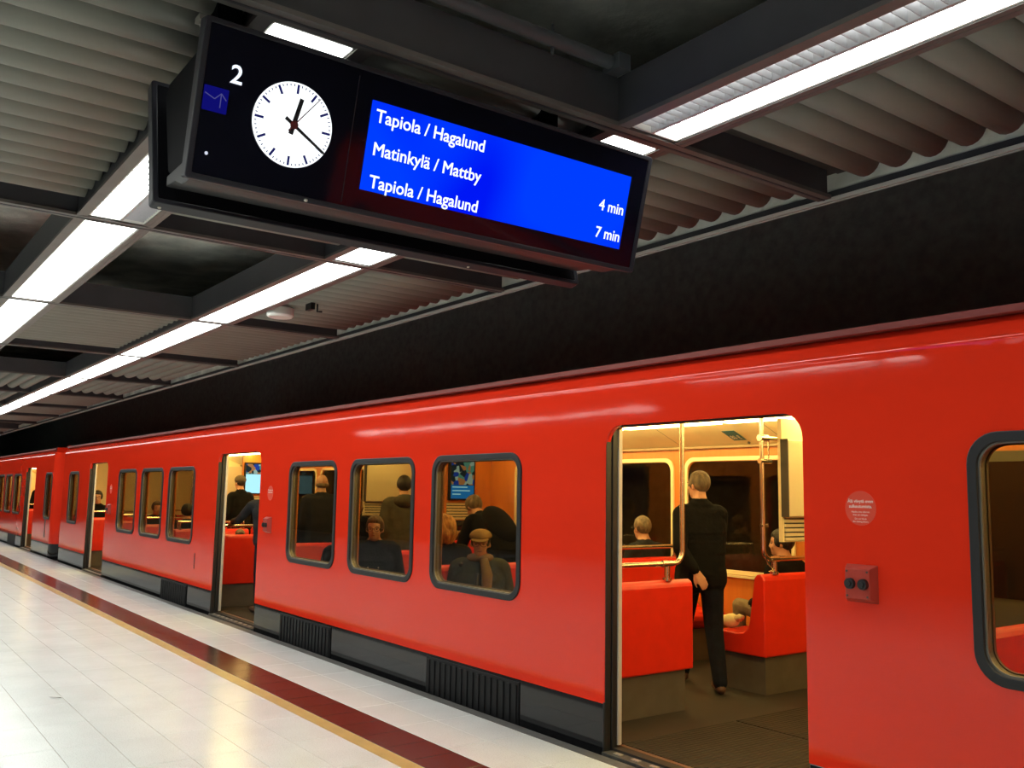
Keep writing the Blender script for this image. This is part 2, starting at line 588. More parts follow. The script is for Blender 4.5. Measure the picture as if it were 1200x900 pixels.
for ln, (ya, yb) in LANES.items():
    mesh_cache = {}
    for bi in range(-2, NB):
        if (ln, bi) in OPEN:
            continue
        xa, xb = bx(bi) + 0.05, bx(bi - 1) - 0.05
        yb_ = yb + (0.10 if ln == 'R' else 0)
        pb = MB().box((xa, ya, 3.352), (xb, yb_, 3.37))
        panel = pb.build('slat_panel', BACKING, ceiling)
        single = bi in (0, 1, 2) and ln in 'RML'
        along = 'x' if (ln, bi) in XDIR else 'y'
        r = 0.083
        span = (xb - xa - 0.22) if along == 'y' else (yb - ya - 0.03)
        cnt = int(span / 0.181)
        vs, fs = half_tube((yb - ya) if along == 'y' else (xb - xa - 0.22), r, along)
        joined = MB()
        if single and along not in mesh_cache:
            tb = MB().add(vs, fs)
            me = tb.mesh('slat')
            bm = bmesh.new(); bm.from_mesh(me); bmesh.ops.recalc_face_normals(bm, faces=bm.faces); bm.to_mesh(me); bm.free()
            me.materials.append(SLAT)
            me.polygons.foreach_set('use_smooth', [len(p.vertices) == 4 for p in me.polygons])
            mesh_cache[along] = me
        for k in range(cnt):
            if along == 'y':
                org = (xb - 0.17 - k * span / cnt, ya, 3.335)
            else:
                org = (xa + 0.11, ya + 0.10 + k * span / cnt, 3.335)
            if single:
                inst('slat', mesh_cache[along], panel, org)
            else:
                joined.add([(v[0] + org[0], v[1] + org[1], v[2] + org[2]) for v in vs], fs)
        if not single:
            o = joined.build('slats', SLAT, panel)
            o['kind'] = 'stuff'

# ------------------------------------------------------------------ ceiling lights
ORD = ['nearest', 'second', 'third', 'fourth', 'fifth', 'sixth', 'seventh', 'eighth', 'ninth', 'tenth', 'eleventh', 'twelfth', 'thirteenth', 'fourteenth', 'fifteenth', 'sixteenth']
def fixture(bi, s, grey=0):
    ya, yb = STR[s]
    xa, xb = bx(bi) + 0.055, bx(bi - 1) - 0.055
    root = empty('ceiling_light', ((xa + xb) / 2, (ya + yb) / 2, ZC + 0.03))
    h = MB()
    h.box((xa, ya, ZC + 0.13), (xb, yb, ZC + 0.15))
    h.box((xa, ya, ZC + 0.01), (xb, ya + 0.012, ZC + 0.13))
    h.box((xa, yb - 0.012, ZC + 0.01), (xb, yb, ZC + 0.13))
    h.box((xa, ya, ZC + 0.01), (xa + 0.012, yb, ZC + 0.13))
    h.box((xb - 0.012, ya, ZC + 0.01), (xb, yb, ZC + 0.13))
    h.build('housing', PLASTIC, root)
    w_ = yb - ya
    xm = (xa + xb) / 2
    if grey == 0:
        for p, q in ((xa + 0.014, xm - 0.006), (xm + 0.006, xb - 0.014)):
            d = MB().box((p, ya + 0.012, ZC + 0.008), (q, yb - 0.012, ZC + 0.02))
            d.build('diffuser', LIGHTMAT, root)
        return root
    # louvred twin fixture: one bright lane, one lane seen as a louvre of metal blades
    f = 0.40
    if grey < 0:
        ga, gb, la, lb = ya + 0.012, ya + w_ * f, ya + w_ * f + 0.018, yb - 0.012
    else:
        ga, gb, la, lb = yb - w_ * f, yb - 0.012, ya + 0.012, yb - w_ * f - 0.018
    spans = [(xa + 0.014, xm - 0.006), (xm + 0.006, xb - 0.014)]
    if grey > 0:                    # the half nearer the camera shows an even white panel
        MB().box((xm + 0.006, ya + 0.012, ZC + 0.008), (xb - 0.014, yb - 0.012, ZC + 0.02)).build('diffuser', LIGHTMAT, root)
        spans = spans[:1]
        xb = xm
    for p, q in spans:
        MB().box((p, la, ZC + 0.022), (q, lb, ZC + 0.034)).build('diffuser', LIGHTMAT, root)
    sp = MB()
    s0, s1 = (gb, la) if grey < 0 else (lb, ga)
    sp.box((xa + 0.014, s0, ZC + 0.006), (xb - 0.014, s1, ZC + 0.10))
    sp.build('spine', REFL, root)
    ty = gb - 0.016 if grey < 0 else ga + 0.016
    MB().tube([(xa + 0.05, ty, ZC + 0.085), (xb - 0.05, ty, ZC + 0.085)], 0.011, 8).build('fluorescent_tube', emit('fluorescent tube', CEIL_COL, LAMP * 0.8), root, smooth=True)
    rf = MB().box((xa + 0.03, ga, ZC + 0.118), (xb - 0.03, gb, ZC + 0.128))
    rf.build('reflector', REFL, root)
    me = MB().box((0, 0, 0), (0.003, gb - ga, 0.050)).mesh('louvre_blade')
    me.materials.append(REFL)
    n = 60 if grey < 0 else 30
    for k in range(n):
        inst('louvre_blade', me, root, (xa + 0.06 + (xb - xa - 0.12) * k / (n - 1), ga, ZC + 0.010))
    me2 = MB().box((0, 0, 0), (0.002, lb - la, 0.012)).mesh('cross_blade')
    me2.materials.append(REFL)
    for k in range(0, n, 2):
        inst('cross_blade', me2, root, (xa + 0.06 + (xb - xa - 0.12) * k / (n - 1), la, ZC + 0.008))
    return root
for s in STR:
    for bi in range({3: -1, 2: 1, 1: -2, 0: -2, -1: 4}[s], {3: NB, 2: NB, 1: 5, 0: 3, -1: 8}[s]):
        g = -1 if (s, bi) == (3, 0) else (1 if (s, bi) == (2, 1) else 0)
        r_ = fixture(bi, s, g)
        row = {3: 'train-side row', 2: 'second row from the train', 1: 'third row from the train', 0: 'fourth row from the train', -1: 'row farthest from the train'}[s]
        if g:
            lab = 'bright strip light with visible metal louvre blades, right of the board' if s == 3 else 'bright strip light partly hidden behind the board, grey louvre at its end'
        elif bi >= 1:
            lab = 'white strip light, %s from the board in the %s' % (ORD[bi - 1], row)
        else:
            lab = 'white strip light beyond the louvred one, towards the camera end' if s == 3 else 'white strip light overhead near the camera, %s, %s' % (row, {0: 'level with the board', -1: 'behind the camera', -2: 'farthest behind the camera'}[bi])
        tag(r_, lab, 'ceiling light', 'fluorescent strip lights of the platform ceiling')
# smoke detector
root = empty('smoke_detector', (-8.15, 3.26, 3.24))
MB().tube([(-8.15, 3.26, 3.25), (-8.15, 3.26, 3.18), (-8.15, 3.26, 3.165)], [0.125, 0.125, 0.11], 20).build('cover', PLASTIC, root, smooth=True)
MB().box((-8.20, 3.21, 3.25), (-8.10, 3.31, 3.352)).build('mount', FLANGE, root)
tag(root, 'round white detector under the slatted ceiling beside the train-side lights', 'detector')
root = empty('cable_hook', (-7.75, 3.40, 3.22))
MB().box((-7.80, 3.36, 3.19), (-7.68, 3.40, 3.25)).tube([(-7.72, 3.44, 3.25), (-7.72, 3.44, 3.18), (-7.70, 3.48, 3.18)], 0.01, 6).build('bracket', VENTBLK, root)
tag(root, 'small dark bracket beside the round white ceiling detector', 'bracket')

# ================================================================== DEPARTURE BOARD
SO = Vector((-3.064, 0.865, 2.594))
SV = Vector((0.134, 0, 0.525)).normalized()
SW = Vector((0, 1, 0))
SN = SW.cross(SV)
SLEN, SWID = 0.5418, 2.085
def sp_(s, t, n=0.0):
    return SO + SW * s + SV * t + SN * n
board = empty('departure_board', (-3.285, 1.905, 2.59))
XM = -3.285
def mirx(p): return (2 * XM - p[0], p[1], p[2])
def panel_geo(mir):
    mb = MB()
    outer = rrect(0, SWID, 0, SLEN, 0.012, 3)
    inner = rrect(0.022, SWID - 0.022, 0.020, SLEN - 0.018, 0.006, 3)
    f = (lambda p: mirx(p)) if mir else (lambda p: tuple(p))
    mb.ring(outer, inner, lambda p: f(sp_(p[0], p[1], -0.055)), lambda p: f(sp_(p[0], p[1], 0.0)))
    bk = MB()
    bk.prism(inner, lambda p: f(sp_(p[0], p[1], -0.054)), lambda p: f(sp_(p[0], p[1], -0.045)))
    gl = MB()
    gl.prism(inner, lambda p: f(sp_(p[0], p[1], -0.012)), lambda p: f(sp_(p[0], p[1], -0.006)))
    return mb, bk, gl
for mir in (False, True):
    mb, bk, gl = panel_geo(mir)
    fr = mb.build('back_bezel' if mir else 'front_bezel', SIGNFRAME, board, bevel=0.004)
    bk.build('panel_back', SIGNBODY, fr)
    g = gl.build('front_glass' if not mir else 'back_glass', SIGNGLASS, fr)
core = MB()
pr = [(-3.20, 2.69), (-3.37, 2.69), (-3.43, 2.72), (-3.53, 3.05), (-3.48, 3.09), (-3.09, 3.09), (-3.04, 3.05), (-3.14, 2.72)]
core.prism(pr, lambda p: (p[0], 0.905, p[1]), lambda p: (p[0], 2.905, p[1]))
core.build('case', SIGNBODY, board, bevel=0.01)
under = MB().prism([(-3.118, 2.612), (-3.22, 2.618), (-3.30, 2.650), (-3.415, 2.660), (-3.415, 2.70), (-3.118, 2.70)], lambda p: (p[0], 0.90, p[1]), lambda p: (p[0], 2.90, p[1]))
under.build('underside_plate', mat('sign underside', (0.020, 0.020, 0.022), 0.45, 0.1), board, bevel=0.004)
for k, yy in enumerate((1.0, 2.47)):
    p = MB().box((-3.19, yy - 0.045, 3.08), (-3.10, yy + 0.045, 3.36))
    post = p.build('hanging_post', SIGNBODY, board, bevel=0.004)
    for dy in (-0.085, 0.085):
        q = MB()
        q.box((-3.16, yy + dy - 0.02, 3.19), (-3.11, yy + dy + 0.02, 3.21))
        q.tube([(-3.12, yy + dy, 3.20), (-3.12, yy + dy, 3.155)], 0.011, 8)
        q.tube([(-3.12, yy + dy, 3.185), (-3.12, yy + dy, 3.172)], 0.018, 6)
        q.build('bolt', ALU, post)
# small screws on the lower lip
q = MB()
for yy, x_, z_ in ((1.30, -3.06, 2.602), (0.90, -3.49, 2.60), (2.30, -3.49, 2.60)):
    q.ell((x_, yy, z_), (0.008, 0.008, 0.006), 8, 5)
q.build('screws', ALU, board)
front_glass = [c for c in board.children_recursive if c.name.startswith('front_glass')][0]
def on_face(loop, n0, n1):
    return MB().prism(loop, lambda p: tuple(sp_(p[0], p[1], n0)), lambda p: tuple(sp_(p[0], p[1], n1)))
# blue screen
def blue_mat():
    M = bpy.data.materials.new('blue display'); M.use_nodes = True
    nt = M.node_tree; nt.nodes.clear()
    tc = nt.nodes.new('ShaderNodeTexCoord')
    mp = nt.nodes.new('ShaderNodeMapping'); mp.vector_type = 'POINT'
    n = nt.nodes.new('ShaderNodeTexNoise'); n.inputs['Scale'].default_value = 1.6; n.inputs['Detail'].default_value = 1
    r = nt.nodes.new('ShaderNodeValToRGB')
    r.color_ramp.elements[0].position = 0.38; r.color_ramp.elements[1].position = 0.62
    r.color_ramp.elements[0].color = (0.0, 0.008, 0.86, 1); r.color_ramp.elements[1].color = (0.0, 0.045, 0.98, 1)
    e = nt.nodes.new('ShaderNodeEmission'); e.inputs[1].default_value = 1.0
    o = nt.nodes.new('ShaderNodeOutputMaterial')
    nt.links.new(tc.outputs['Object'], mp.inputs[0]); nt.links.new(mp.outputs[0], n.inputs['Vector'])
    nt.links.new(n.outputs['Fac'], r.inputs[0]); nt.links.new(r.outputs[0], e.inputs[0]); nt.links.new(e.outputs[0], o.inputs[0])
    return M
BLUE = blue_mat()
screen = on_face(rrect(0.641, 1.976, 0.093, 0.4285, 0.002, 2), -0.004, -0.002).build('blue_screen', BLUE, board)
TXT = emit('white display text', (0.92, 1.0, 1.0), 1.15)
def face_text(txt, s, t, size, parent, align='LEFT', M=TXT, bold=0.0, nm='text_line', n0=0.001, sx=1.0):
    me = text_mesh(txt, size, 0.0004, align, bold, size * 0.012)
    po = Vector(WL[parent.name])
    remap(me, lambda p: sp_(s + p[0] * sx, t + p[1], n0 + p[2]) - po)
    return link(nm, me, M, parent, tuple(po))
LS = 0.0690
for i, tx in enumerate(('Tapiola / Hagalund', 'Matinkylä / Mattby', 'Tapiola / Hagalund')):
    face_text(tx, 0.662 + 0.006 * i, 0.352 - 0.1225 * i, LS, screen, bold=0.0, sx=0.965)
face_text('4 min', 1.962, 0.2475, LS, screen, 'RIGHT', bold=0.0, sx=0.965)
face_text('7 min', 1.966, 0.125, LS, screen, 'RIGHT', bold=0.0, sx=0.965)
o = face_text('2', 0.128, 0.346, 0.0885, board, 'CENTER', emit('platform number', (0.8, 0.88, 1.0), 1.3), 0.0, 'platform_number', n0=0.0)
# reflection of a blue arrow sign in the glass, painted as a glowing square
sq = on_face(rrect(0.026, 0.110, 0.235, 0.318, 0.003, 2), -0.004, -0.002).build('blue_sign_reflection', emit('dim blue', (0.005, 0.005, 0.17), 0.8), board)
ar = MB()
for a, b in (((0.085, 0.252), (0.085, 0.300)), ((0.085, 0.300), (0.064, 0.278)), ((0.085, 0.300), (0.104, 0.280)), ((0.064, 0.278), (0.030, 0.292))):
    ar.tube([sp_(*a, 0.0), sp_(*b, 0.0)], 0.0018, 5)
ar.build('arrow_reflection', emit('dim arrow', (0.07, 0.07, 0.24), 0.9), sq)
MB().ell(sp_(0.062, 0.094, -0.004), (0.006, 0.006, 0.006), 8, 6).build('indicator_lamp', emit('indicator', (0.8, 0.85, 1), 0.8), board)
# thin screen seam lines in the glass
sm = on_face([(0.575, 0.03), (0.578, 0.03), (0.578, 0.50), (0.575, 0.50)], -0.005, -0.004)
sm.build('glass_seam', mat('seam', (0.02, 0.02, 0.022), 0.5), board)
# clock
CS, CT, CR = 0.349, 0.260, 0.149
circ = [(CS + CR * math.cos(2 * math.pi * k / 72), CT + CR * math.sin(2 * math.pi * k / 72)) for k in range(72)]
clock = on_face(circ, -0.004, -0.001).build('clock_face', emit('clock white', (0.93, 0.98, 1.0), 1.25), board)
NAVY = mat('clock marks navy', (0.012, 0.012, 0.05), 0.6)
NAVYE = emit('clock marks', (0.012, 0.012, 0.10), 1.0)
def radial(ang, r0, r1, w0, w1, n0, n1):
    a = math.radians(ang)
    d = (math.sin(a), math.cos(a)); q = (math.cos(a), -math.sin(a))
    lp = [(CS + d[0] * r0 + q[0] * w0, CT + d[1] * r0 + q[1] * w0), (CS + d[0] * r1 + q[0] * w1, CT + d[1] * r1 + q[1] * w1),
          (CS + d[0] * r1 - q[0] * w1, CT + d[1] * r1 - q[1] * w1), (CS + d[0] * r0 - q[0] * w0, CT + d[1] * r0 - q[1] * w0)]
    return on_face(lp, n0, n1)
mm = MB()
for k in range(60):
    if k % 5:
        t_ = radial(k * 6, CR * 0.905, CR * 0.955, 0.0016, 0.0016, 0.0, 0.0012)
        mm.add(t_.v, t_.f)
mm.build('minute_marks', NAVYE, clock)
for k in range(12):
    radial(k * 30, CR * 0.74, CR * 0.955, 0.0042, 0.0042, 0.0, 0.0012).build('hour_mark', NAVYE, clock)
BLK = mat('clock hand black', (0.01, 0.01, 0.014), 0.5)
radial(11, -0.034, 0.098, 0.0085, 0.0075, 0.002, 0.005).build('hour_hand', BLK, clock)
radial(120, -0.038, 0.146, 0.0062, 0.0042, 0.005, 0.008).build('minute_hand', BLK, clock)
sh = radial(37, -0.03, 0.142, 0.0022, 0.0012, 0.009, 0.011)
hub = on_face([(CS + 0.015 * math.cos(a), CT + 0.015 * math.sin(a)) for a in [2 * math.pi * k / 16 for k in range(16)]], 0.009, 0.012)
sh.add(hub.v, hub.f)
sh.build('second_hand', mat('second hand red', (0.14, 0.015, 0.015), 0.5), clock)
tag(board, 'dark hanging departure board with white clock and blue screen of train times', 'sign')

# ================================================================== TRAIN
ZS, ZT, ZD = 0.283, 2.20, 1.985          # skirt top, shoulder start, door head
WZ0, WZ1 = 0.806, 1.838                  # window opening
YF, YN, YW = 0.02, D + 0.10, 7.0         # car floor height, inner near wall, inner far wall
DOORW = 1.465
def side_outline(xl, xr, doors, zb, zt, zd, r):
    pts = [(xl, zb)]
    for l, rr in sorted(doors):
        pts.append((l, zb))
        for k in range(7):
            a = math.radians(180 - 90 * k / 6)
            pts.append((l + r + r * math.cos(a), zd - r + r * math.sin(a)))
        for k in range(7):
            a = math.radians(90 - 90 * k / 6)
            pts.append((rr - r + r * math.cos(a), zd - r + r * math.sin(a)))
        pts.append((rr, zb))
    pts += [(xr, zb), (xr, zt), (xl, zt)]
    return pts
SHOULDER = [(0.0, ZT), (0.0, 2.225), (0.0005, 2.236), (0.002, 2.243), (0.005, 2.250), (0.009, 2.256), (0.014, 2.262), (0.020, 2.269), (0.040, 2.293), (0.075, 2.335), (0.085, 2.345)]
ROOF = SHOULDER + [(0.30, 2.43), (0.75, 2.52), (1.3, 2.565), (1.6, 2.57), (1.9, 2.565), (2.45, 2.52), (2.9, 2.43), (3.15, 2.345), (3.20, 2.20)]
def seat(car, xb, dirn, y0, y1, rail=True, base_to=None):
    """moulded seat bench; rear face at xb, sitter looks along dirn"""
    P = [(0, 0.31), (0.0, 0.90), (0.012, 0.935), (0.04, 0.950), (0.075, 0.945), (0.10, 0.915), (0.15, 0.58), (0.17, 0.52), (0.215, 0.478), (0.30, 0.465), (0.44, 0.475), (0.50, 0.470), (0.535, 0.44), (0.53, 0.40), (0.48, 0.34), (0.42, 0.31)]
    mb = MB()
    mb.prism(P, lambda p: (xb + dirn * p[0], y0, p[1]), lambda p: (xb + dirn * p[0], y1, p[1]))
    s = mb.build('seat', RED_IN, car, bevel=0.014)
    b = MB().box((xb + dirn * 0.03, y0 + 0.04, YF), (xb + dirn * 0.45, y1 - 0.06, 0.312))
    b.build('seat_base', SEATBASE, s)
    if rail:
        xr = xb + dirn * 0.045
        ra, rb = y0 + 0.08, y1 - 0.07
        z = 1.055
        m_ = MB().tube([(xr, ra, z), (xr, rb, z)], 0.016, 10)
        for yy in (ra, rb):
            m_.tube([(xr, yy, 0.93), (xr, yy, z)], 0.014, 8)
            m_.tube([(xr, yy, 0.944), (xr, yy, 0.962)], 0.026, 10)
        m_.build('grab_rail', CHROME, s, smooth=True)
    return s
def pole(car, x, yp, yend, ypost, ztop=2.29, z=1.065, arm=None):
    sg = 1 if yend > yp else -1
    pts = [(x, yp, ztop), (x, yp, z + 0.09)]
    for k in range(1, 6):
        a = math.radians(90 * k / 5)
        pts.append((x, yp + sg * 0.09 * (1 - math.cos(a)), z + 0.09 * (1 - math.sin(a))))
    pts.append((x, yend, z))
    m_ = MB().tube(pts, 0.0185, 12)
    m_.tube([(x, ypost, 0.945), (x, ypost, z)], [0.021, 0.021], 10)
    m_.tube([(x, ypost, 0.945), (x, ypost, 0.965)], 0.034, 12)
    m_.tube([(x, ypost - 0.05, z), (x, ypost + 0.05, z)], 0.024, 10)
    return m_.build('hand_pole', CHROME, car, smooth=True)
SCRBLUE = emit('info screen blue', (0.02, 0.22, 0.62), 0.85)
SCRWHITE = emit('info screen pale', (0.40, 0.80, 0.92), 1.1)
def screen_picture():
    M = bpy.data.materials.new('info screen picture'); M.use_nodes = True
    nt = M.node_tree; nt.nodes.clear()
    tc = nt.nodes.new('ShaderNodeTexCoord')
    v = nt.nodes.new('ShaderNodeTexVoronoi'); v.inputs['Scale'].default_value = 14
    r = nt.nodes.new('ShaderNodeValToRGB'); r.color_ramp.interpolation = 'CONSTANT'
    els = [(0.0, (0.02, 0.03, 0.03)), (0.3, (0.10, 0.30, 0.22)), (0.5, (0.02, 0.06, 0.35)), (0.62, (0.35, 0.5, 0.42)), (0.8, (0.45, 0.20, 0.07))]
    r.color_ramp.elements[0].color = (*els[0][1], 1)
    r.color_ramp.elements[1].position = els[1][0]; r.color_ramp.elements[1].color = (*els[1][1], 1)
    for p, c in els[2:]:
        e_ = r.color_ramp.elements.new(p); e_.color = (*c, 1)
    e = nt.nodes.new('ShaderNodeEmission'); e.inputs[1].default_value = 0.8
    o = nt.nodes.new('ShaderNodeOutputMaterial')
    sx = nt.nodes.new('ShaderNodeSeparateColor')
    nt.links.new(tc.outputs['Object'], v.inputs['Vector']); nt.links.new(v.outputs['Color'], sx.inputs[0]); nt.links.new(sx.outputs[0], r.inputs[0])
    nt.links.new(r.outputs[0], e.inputs[0]); nt.links.new(e.outputs[0], o.inputs[0])
    return M
SCRPIC = screen_picture()
def partition(car, x, lit, y0=6.28, y1=6.985, pale=False):
    """draught screen beside a far-side door, with a louvred grille and a display case on its +x face"""
    p = MB().box((x - 0.02, y0, 1.20), (x + 0.02, y1, 2.20))
    part = p.build('draught_screen', ORANGE if lit else CREAM, car, bevel=0.004)
    g = MB().box((x + 0.018, y0 + 0.02, 1.21), (x + 0.022, y0 + 0.42, 1.42))
    g.build('grille_back', DARKGREY, part)
    me = MB().box((0, 0, 0), (0.014, 0.40, 0.024)).mesh('grille_slat')
    me.materials.append(GREYBOX)
    for k in range(6):
        inst('grille_slat', me, part, (x + 0.02, y0 + 0.02, 1.212 + 0.036 * k))
    if lit:
        MB().box((x + 0.02, y0 + 0.03, 1.455), (x + 0.07, y0 + 0.42, 2.06)).build('screen_case', VENTBLK, part, bevel=0.004)
        MB().box((x + 0.07, y0 + 0.05, 1.65 if not pale else 1.84), (x + 0.072, y0 + 0.40, 2.03)).build('screen_picture', SCRPIC, part)
        MB().box((x + 0.07, y0 + 0.05, 1.475), (x + 0.072, y0 + 0.40, 1.645 if not pale else 1.835)).build('screen_text_area', SCRWHITE if pale else SCRBLUE, part)
        if not pale:
            t = MB()
            for k, (a, b_) in enumerate(((0.07, 0.30), (0.07, 0.34), (0.07, 0.20))):
                t.box((x + 0.072, y0 + a, 1.615 - 0.045 * k), (x + 0.0725, y0 + b_, 1.628 - 0.045 * k))
            t.build('screen_lines', SCRWHITE, part)
    else:
        MB().box((x + 0.02, y0 + 0.005, 1.405), (x + 0.085, y1, 2.02)).build('display_case', GREYBOX, part, bevel=0.006)
        MB().box((x + 0.015, y0 - 0.01, 1.40), (x + 0.085, y0 + 0.004, 2.03)).build('case_side', DARKGREY, part, bevel=0.004)
    return part
STICK = mat('red sticker', (0.72, 0.06, 0.025), 0.4)
STXT = mat('sticker lettering', (0.85, 0.62, 0.55), 0.5)
def sticker(car, x, z, near):
    r = 0.081
    c = [(x + r * math.cos(2 * math.pi * k / 32), z + r * math.sin(2 * math.pi * k / 32)) for k in range(32)]
    s = MB().prism(c, lambda p: (p[0], D - 0.0015, p[1]), lambda p: (p[0], D + 0.001, p[1])).build('door_sticker', STICK, car)
    lines = [('Älä viivytä oven', 0.026, 0.021, 0.0004), ('sulkeutumista.', 0.002, 0.021, 0.0004), ('Hindra inte dörren', -0.021, 0.0125, 0), ('från att stängas.', -0.035, 0.0125, 0), ('Do not block', -0.053, 0.0115, 0), ('the closing doors.', -0.066, 0.0115, 0)]
    if not near:
        lines = lines[:2]
    for tx, dz, sz, bo in lines:
        me = text_mesh(tx, sz, 0.0003, 'CENTER', bo)
        po = WL[s.name]
        remap(me, lambda p: (x + p[0] - po[0], D - 0.0019 - p[2] - po[1], z + dz + p[1] - po[2]))
        link('sticker_text', me, STXT, s, po)
def button_box(car, x, z):
    w_, h_ = 0.082, 0.088
    o_ = [(x - w_, z - h_), (x + w_, z - h_), (x + w_, z + h_), (x - w_, z + h_)]
    i_ = [(x - w_ + .02, z - h_ + .02), (x + w_ - .02, z - h_ + .02), (x + w_ - .02, z + h_ - .02), (x - w_ + .02, z + h_ - .02)]
    vs = [(p[0], D, p[1]) for p in o_] + [(p[0], D - 0.045, p[1]) for p in i_]
    b = MB().hull8(vs).build('button_box', mat('red button box', (0.42, 0.035, 0.018), 0.4), car, bevel=0.003)
    for dx in (-0.034, 0.034):
        m_ = MB()
        m_.tube([(x + dx, D - 0.044, z), (x + dx, D - 0.062, z)], [0.026, 0.024], 16)
        m_.tube([(x + dx, D - 0.060, z), (x + dx, D - 0.068, z)], [0.014, 0.012], 12)
        m_.build('push_button', RUBBER, b, smooth=True)
    m_ = MB()
    for dx in (-0.052, 0.052):
        for dz in (-0.056, 0.056):
            m_.tube([(x + dx, D - 0.044, z + dz), (x + dx, D - 0.048, z + dz)], 0.005, 8)
    m_.build('screws', DARKGREY, b)
def build_car(label, xl, xr, doors, wins, vents, seats, main, end_cap=None):
    car = empty('metro_car', ((xl + xr) / 2, D + 1.6, 0))
    tag(car, label, 'train', 'cars of the red metro train')
    # ---- outer side
    holes = [rrect(a, b, WZ0, WZ1, 0.13, 8) for a, b in wins]
    me = filled(side_outline(xl, xr, doors, ZS, ZT, ZD, 0.13), holes, 0.04)
    o = link('side_panel', me, RED, car, ((xl + xr) / 2 * 0, D + 0.02, 0))
    sh = MB()
    n = len(ROOF)
    sh.add([(xl, D + p[0], p[1]) for p in ROOF] + [(xr, D + p[0], p[1]) for p in ROOF],
           [(i, i + 1, n + i + 1, n + i) for i in range(n - 1)])
    sh.build('roof', RED, car, smooth='full')
    gt = MB().box((xl + 0.03, D + 0.022, 2.346), (xr - 0.03, D + 0.085, 2.380))
    gt.build('roof_gutter', mat('dull red gutter', (0.20, 0.030, 0.022), 0.55), car, bevel=0.004)
    # ---- skirt
    segs = []
    x = xl
    for l, r in sorted(doors):
        segs.append((x, l)); x = r
    segs.append((x, xr))
    for a, b in segs:
        MB().box((a, D + 0.004, -0.07), (b, D + 0.05, ZS - 0.001)).build('skirt', BLACK_SKIRT, car, bevel=0.004)
    for vi, (a, b) in enumerate(vents):
        v = MB().box((a, D - 0.004, -0.03), (b, D + 0.006, ZS - 0.02)).build('skirt_vent', VENTBLK, car)
        nr = 16
        me = MB().box((0, 0, 0), ((b - a) / nr * 0.5, 0.009, 0.255)).mesh('vent_rib')
        me.materials.append(VENTBLK)
        if main and vi < 3:
            for k in range(nr):
                inst('vent_rib', me, v, (a + (b - a) * (k + 0.25) / nr, D - 0.012, -0.012))
    # ---- windows
    for a, b in wins:
        f0 = lambda p: (p[0], D - 0.012, p[1])
        f1 = lambda p: (p[0], D + 0.045, p[1])
        g = MB().ring(rrect(a - 0.006, b + 0.006, WZ0 - 0.006, WZ1 + 0.006, 0.136, 8), rrect(a + 0.038, b - 0.038, WZ0 + 0.038, WZ1 - 0.038, 0.10, 8), f0, f1)
        win = g.build('window', RUBBER, car, bevel=0.005)
        g = MB().ring(rrect(a + 0.036, b - 0.036, WZ0 + 0.036, WZ1 - 0.036, 0.102, 8), rrect(a + 0.045, b - 0.045, WZ0 + 0.045, WZ1 - 0.045, 0.096, 8), lambda p: (p[0], D + 0.004, p[1]), lambda p: (p[0], D + 0.05, p[1]))
        g.build('window_trim', mat('window trim', (0.20, 0.19, 0.165), 0.4, 0.4), win)
        lp = rrect(a + 0.03, b - 0.03, WZ0 + 0.03, WZ1 - 0.03, 0.10, 8)
        MB().prism(lp, lambda p: (p[0], D + 0.012, p[1]), lambda p: (p[0], D + 0.018, p[1])).build('pane', PANE, win)
        g = MB().ring(rrect(a + 0.02, b - 0.02, WZ0 + 0.02, WZ1 - 0.02, 0.11, 8), rrect(a + 0.05, b - 0.05, WZ0 + 0.05, WZ1 - 0.05, 0.09, 8), lambda p: (p[0], D + 0.05, p[1]), lambda p: (p[0], D + 0.068, p[1]))
        g.build('window_reveal', mat('brown reveal', (0.10, 0.052, 0.018), 0.5), win)
    # ---- door openings
    for di, (l, r) in enumerate(doors):
        j = MB().box((l - 0.06, D + 0.005, 0.0), (l + 0.004, D + 0.05, ZD - 0.06))
        j.box((l - 0.06, D + 0.055, 0.0), (l + 0.010, D + 0.098, ZD + 0.01))
        j.box((l - 0.012, D - 0.003, -0.06), (l + 0.003, D + 0.03, ZS + 0.01))
        fr = j.build('door_frame', RUBBER, car, bevel=0.004)
        MB().box((l - 0.06, D + 0.100, 0.03), (l + 0.018, D + 0.130, ZD + 0.01)).build('door_leaf_edge', mat('pale door edge', (0.60, 0.57, 0.50), 0.35, 0.3), fr, bevel=0.003)
        MB().box((r - 0.004, D + 0.045, 0.0), (r + 0.06, D + 0.13, ZD + 0.01)).box((l, D + 0.045, ZD - 0.005), (r, D + 0.13, ZD + 0.05)).build('door_header', RUBBER, fr)
        s = MB().box((l - 0.0, D - 0.02, -0.04), (r, D + 0.13, 0.006)).build('door_sill', WORN, car, bevel=0.003)
        q = MB()
        for k in range(9):
            q.box((l + 0.07 + k * 0.15, D + 0.01, 0.005), (l + 0.13 + k * 0.15, D + 0.04, 0.011))
        q.build('sill_studs', ALU, s)['kind'] = 'stuff'
        MB().box((l - 0.0, D + 0.13, 0.0), (r, D + 0.165, 0.022)).build('sill_edge', mat('sill bronze', (0.30, 0.20, 0.13), 0.35, 0.7), s)
        if main and di < 3:
            sticker(car, r + 0.315, 1.51, di == 0)
            button_box(car, r + 0.315, 1.162)
    # ---- interior shell
    fl = MB().box((xl + 0.1, D + 0.06, -0.06), (xr - 0.1, YW + 0.1, YF))
    fl.build('car_floor', CARFLOOR, car)
    for l, r in doors:
        MB().box((l - 0.02, D + 0.166, YF), (r + 0.02, 5.10, YF + 0.005)).build('vestibule_mat', RIBFLOOR, car)
        MB().box((l - 0.02, 5.14, YF), (r + 0.02, YW - 0.1, YF + 0.005)).build('vestibule_mat', RIBFLOOR, car)
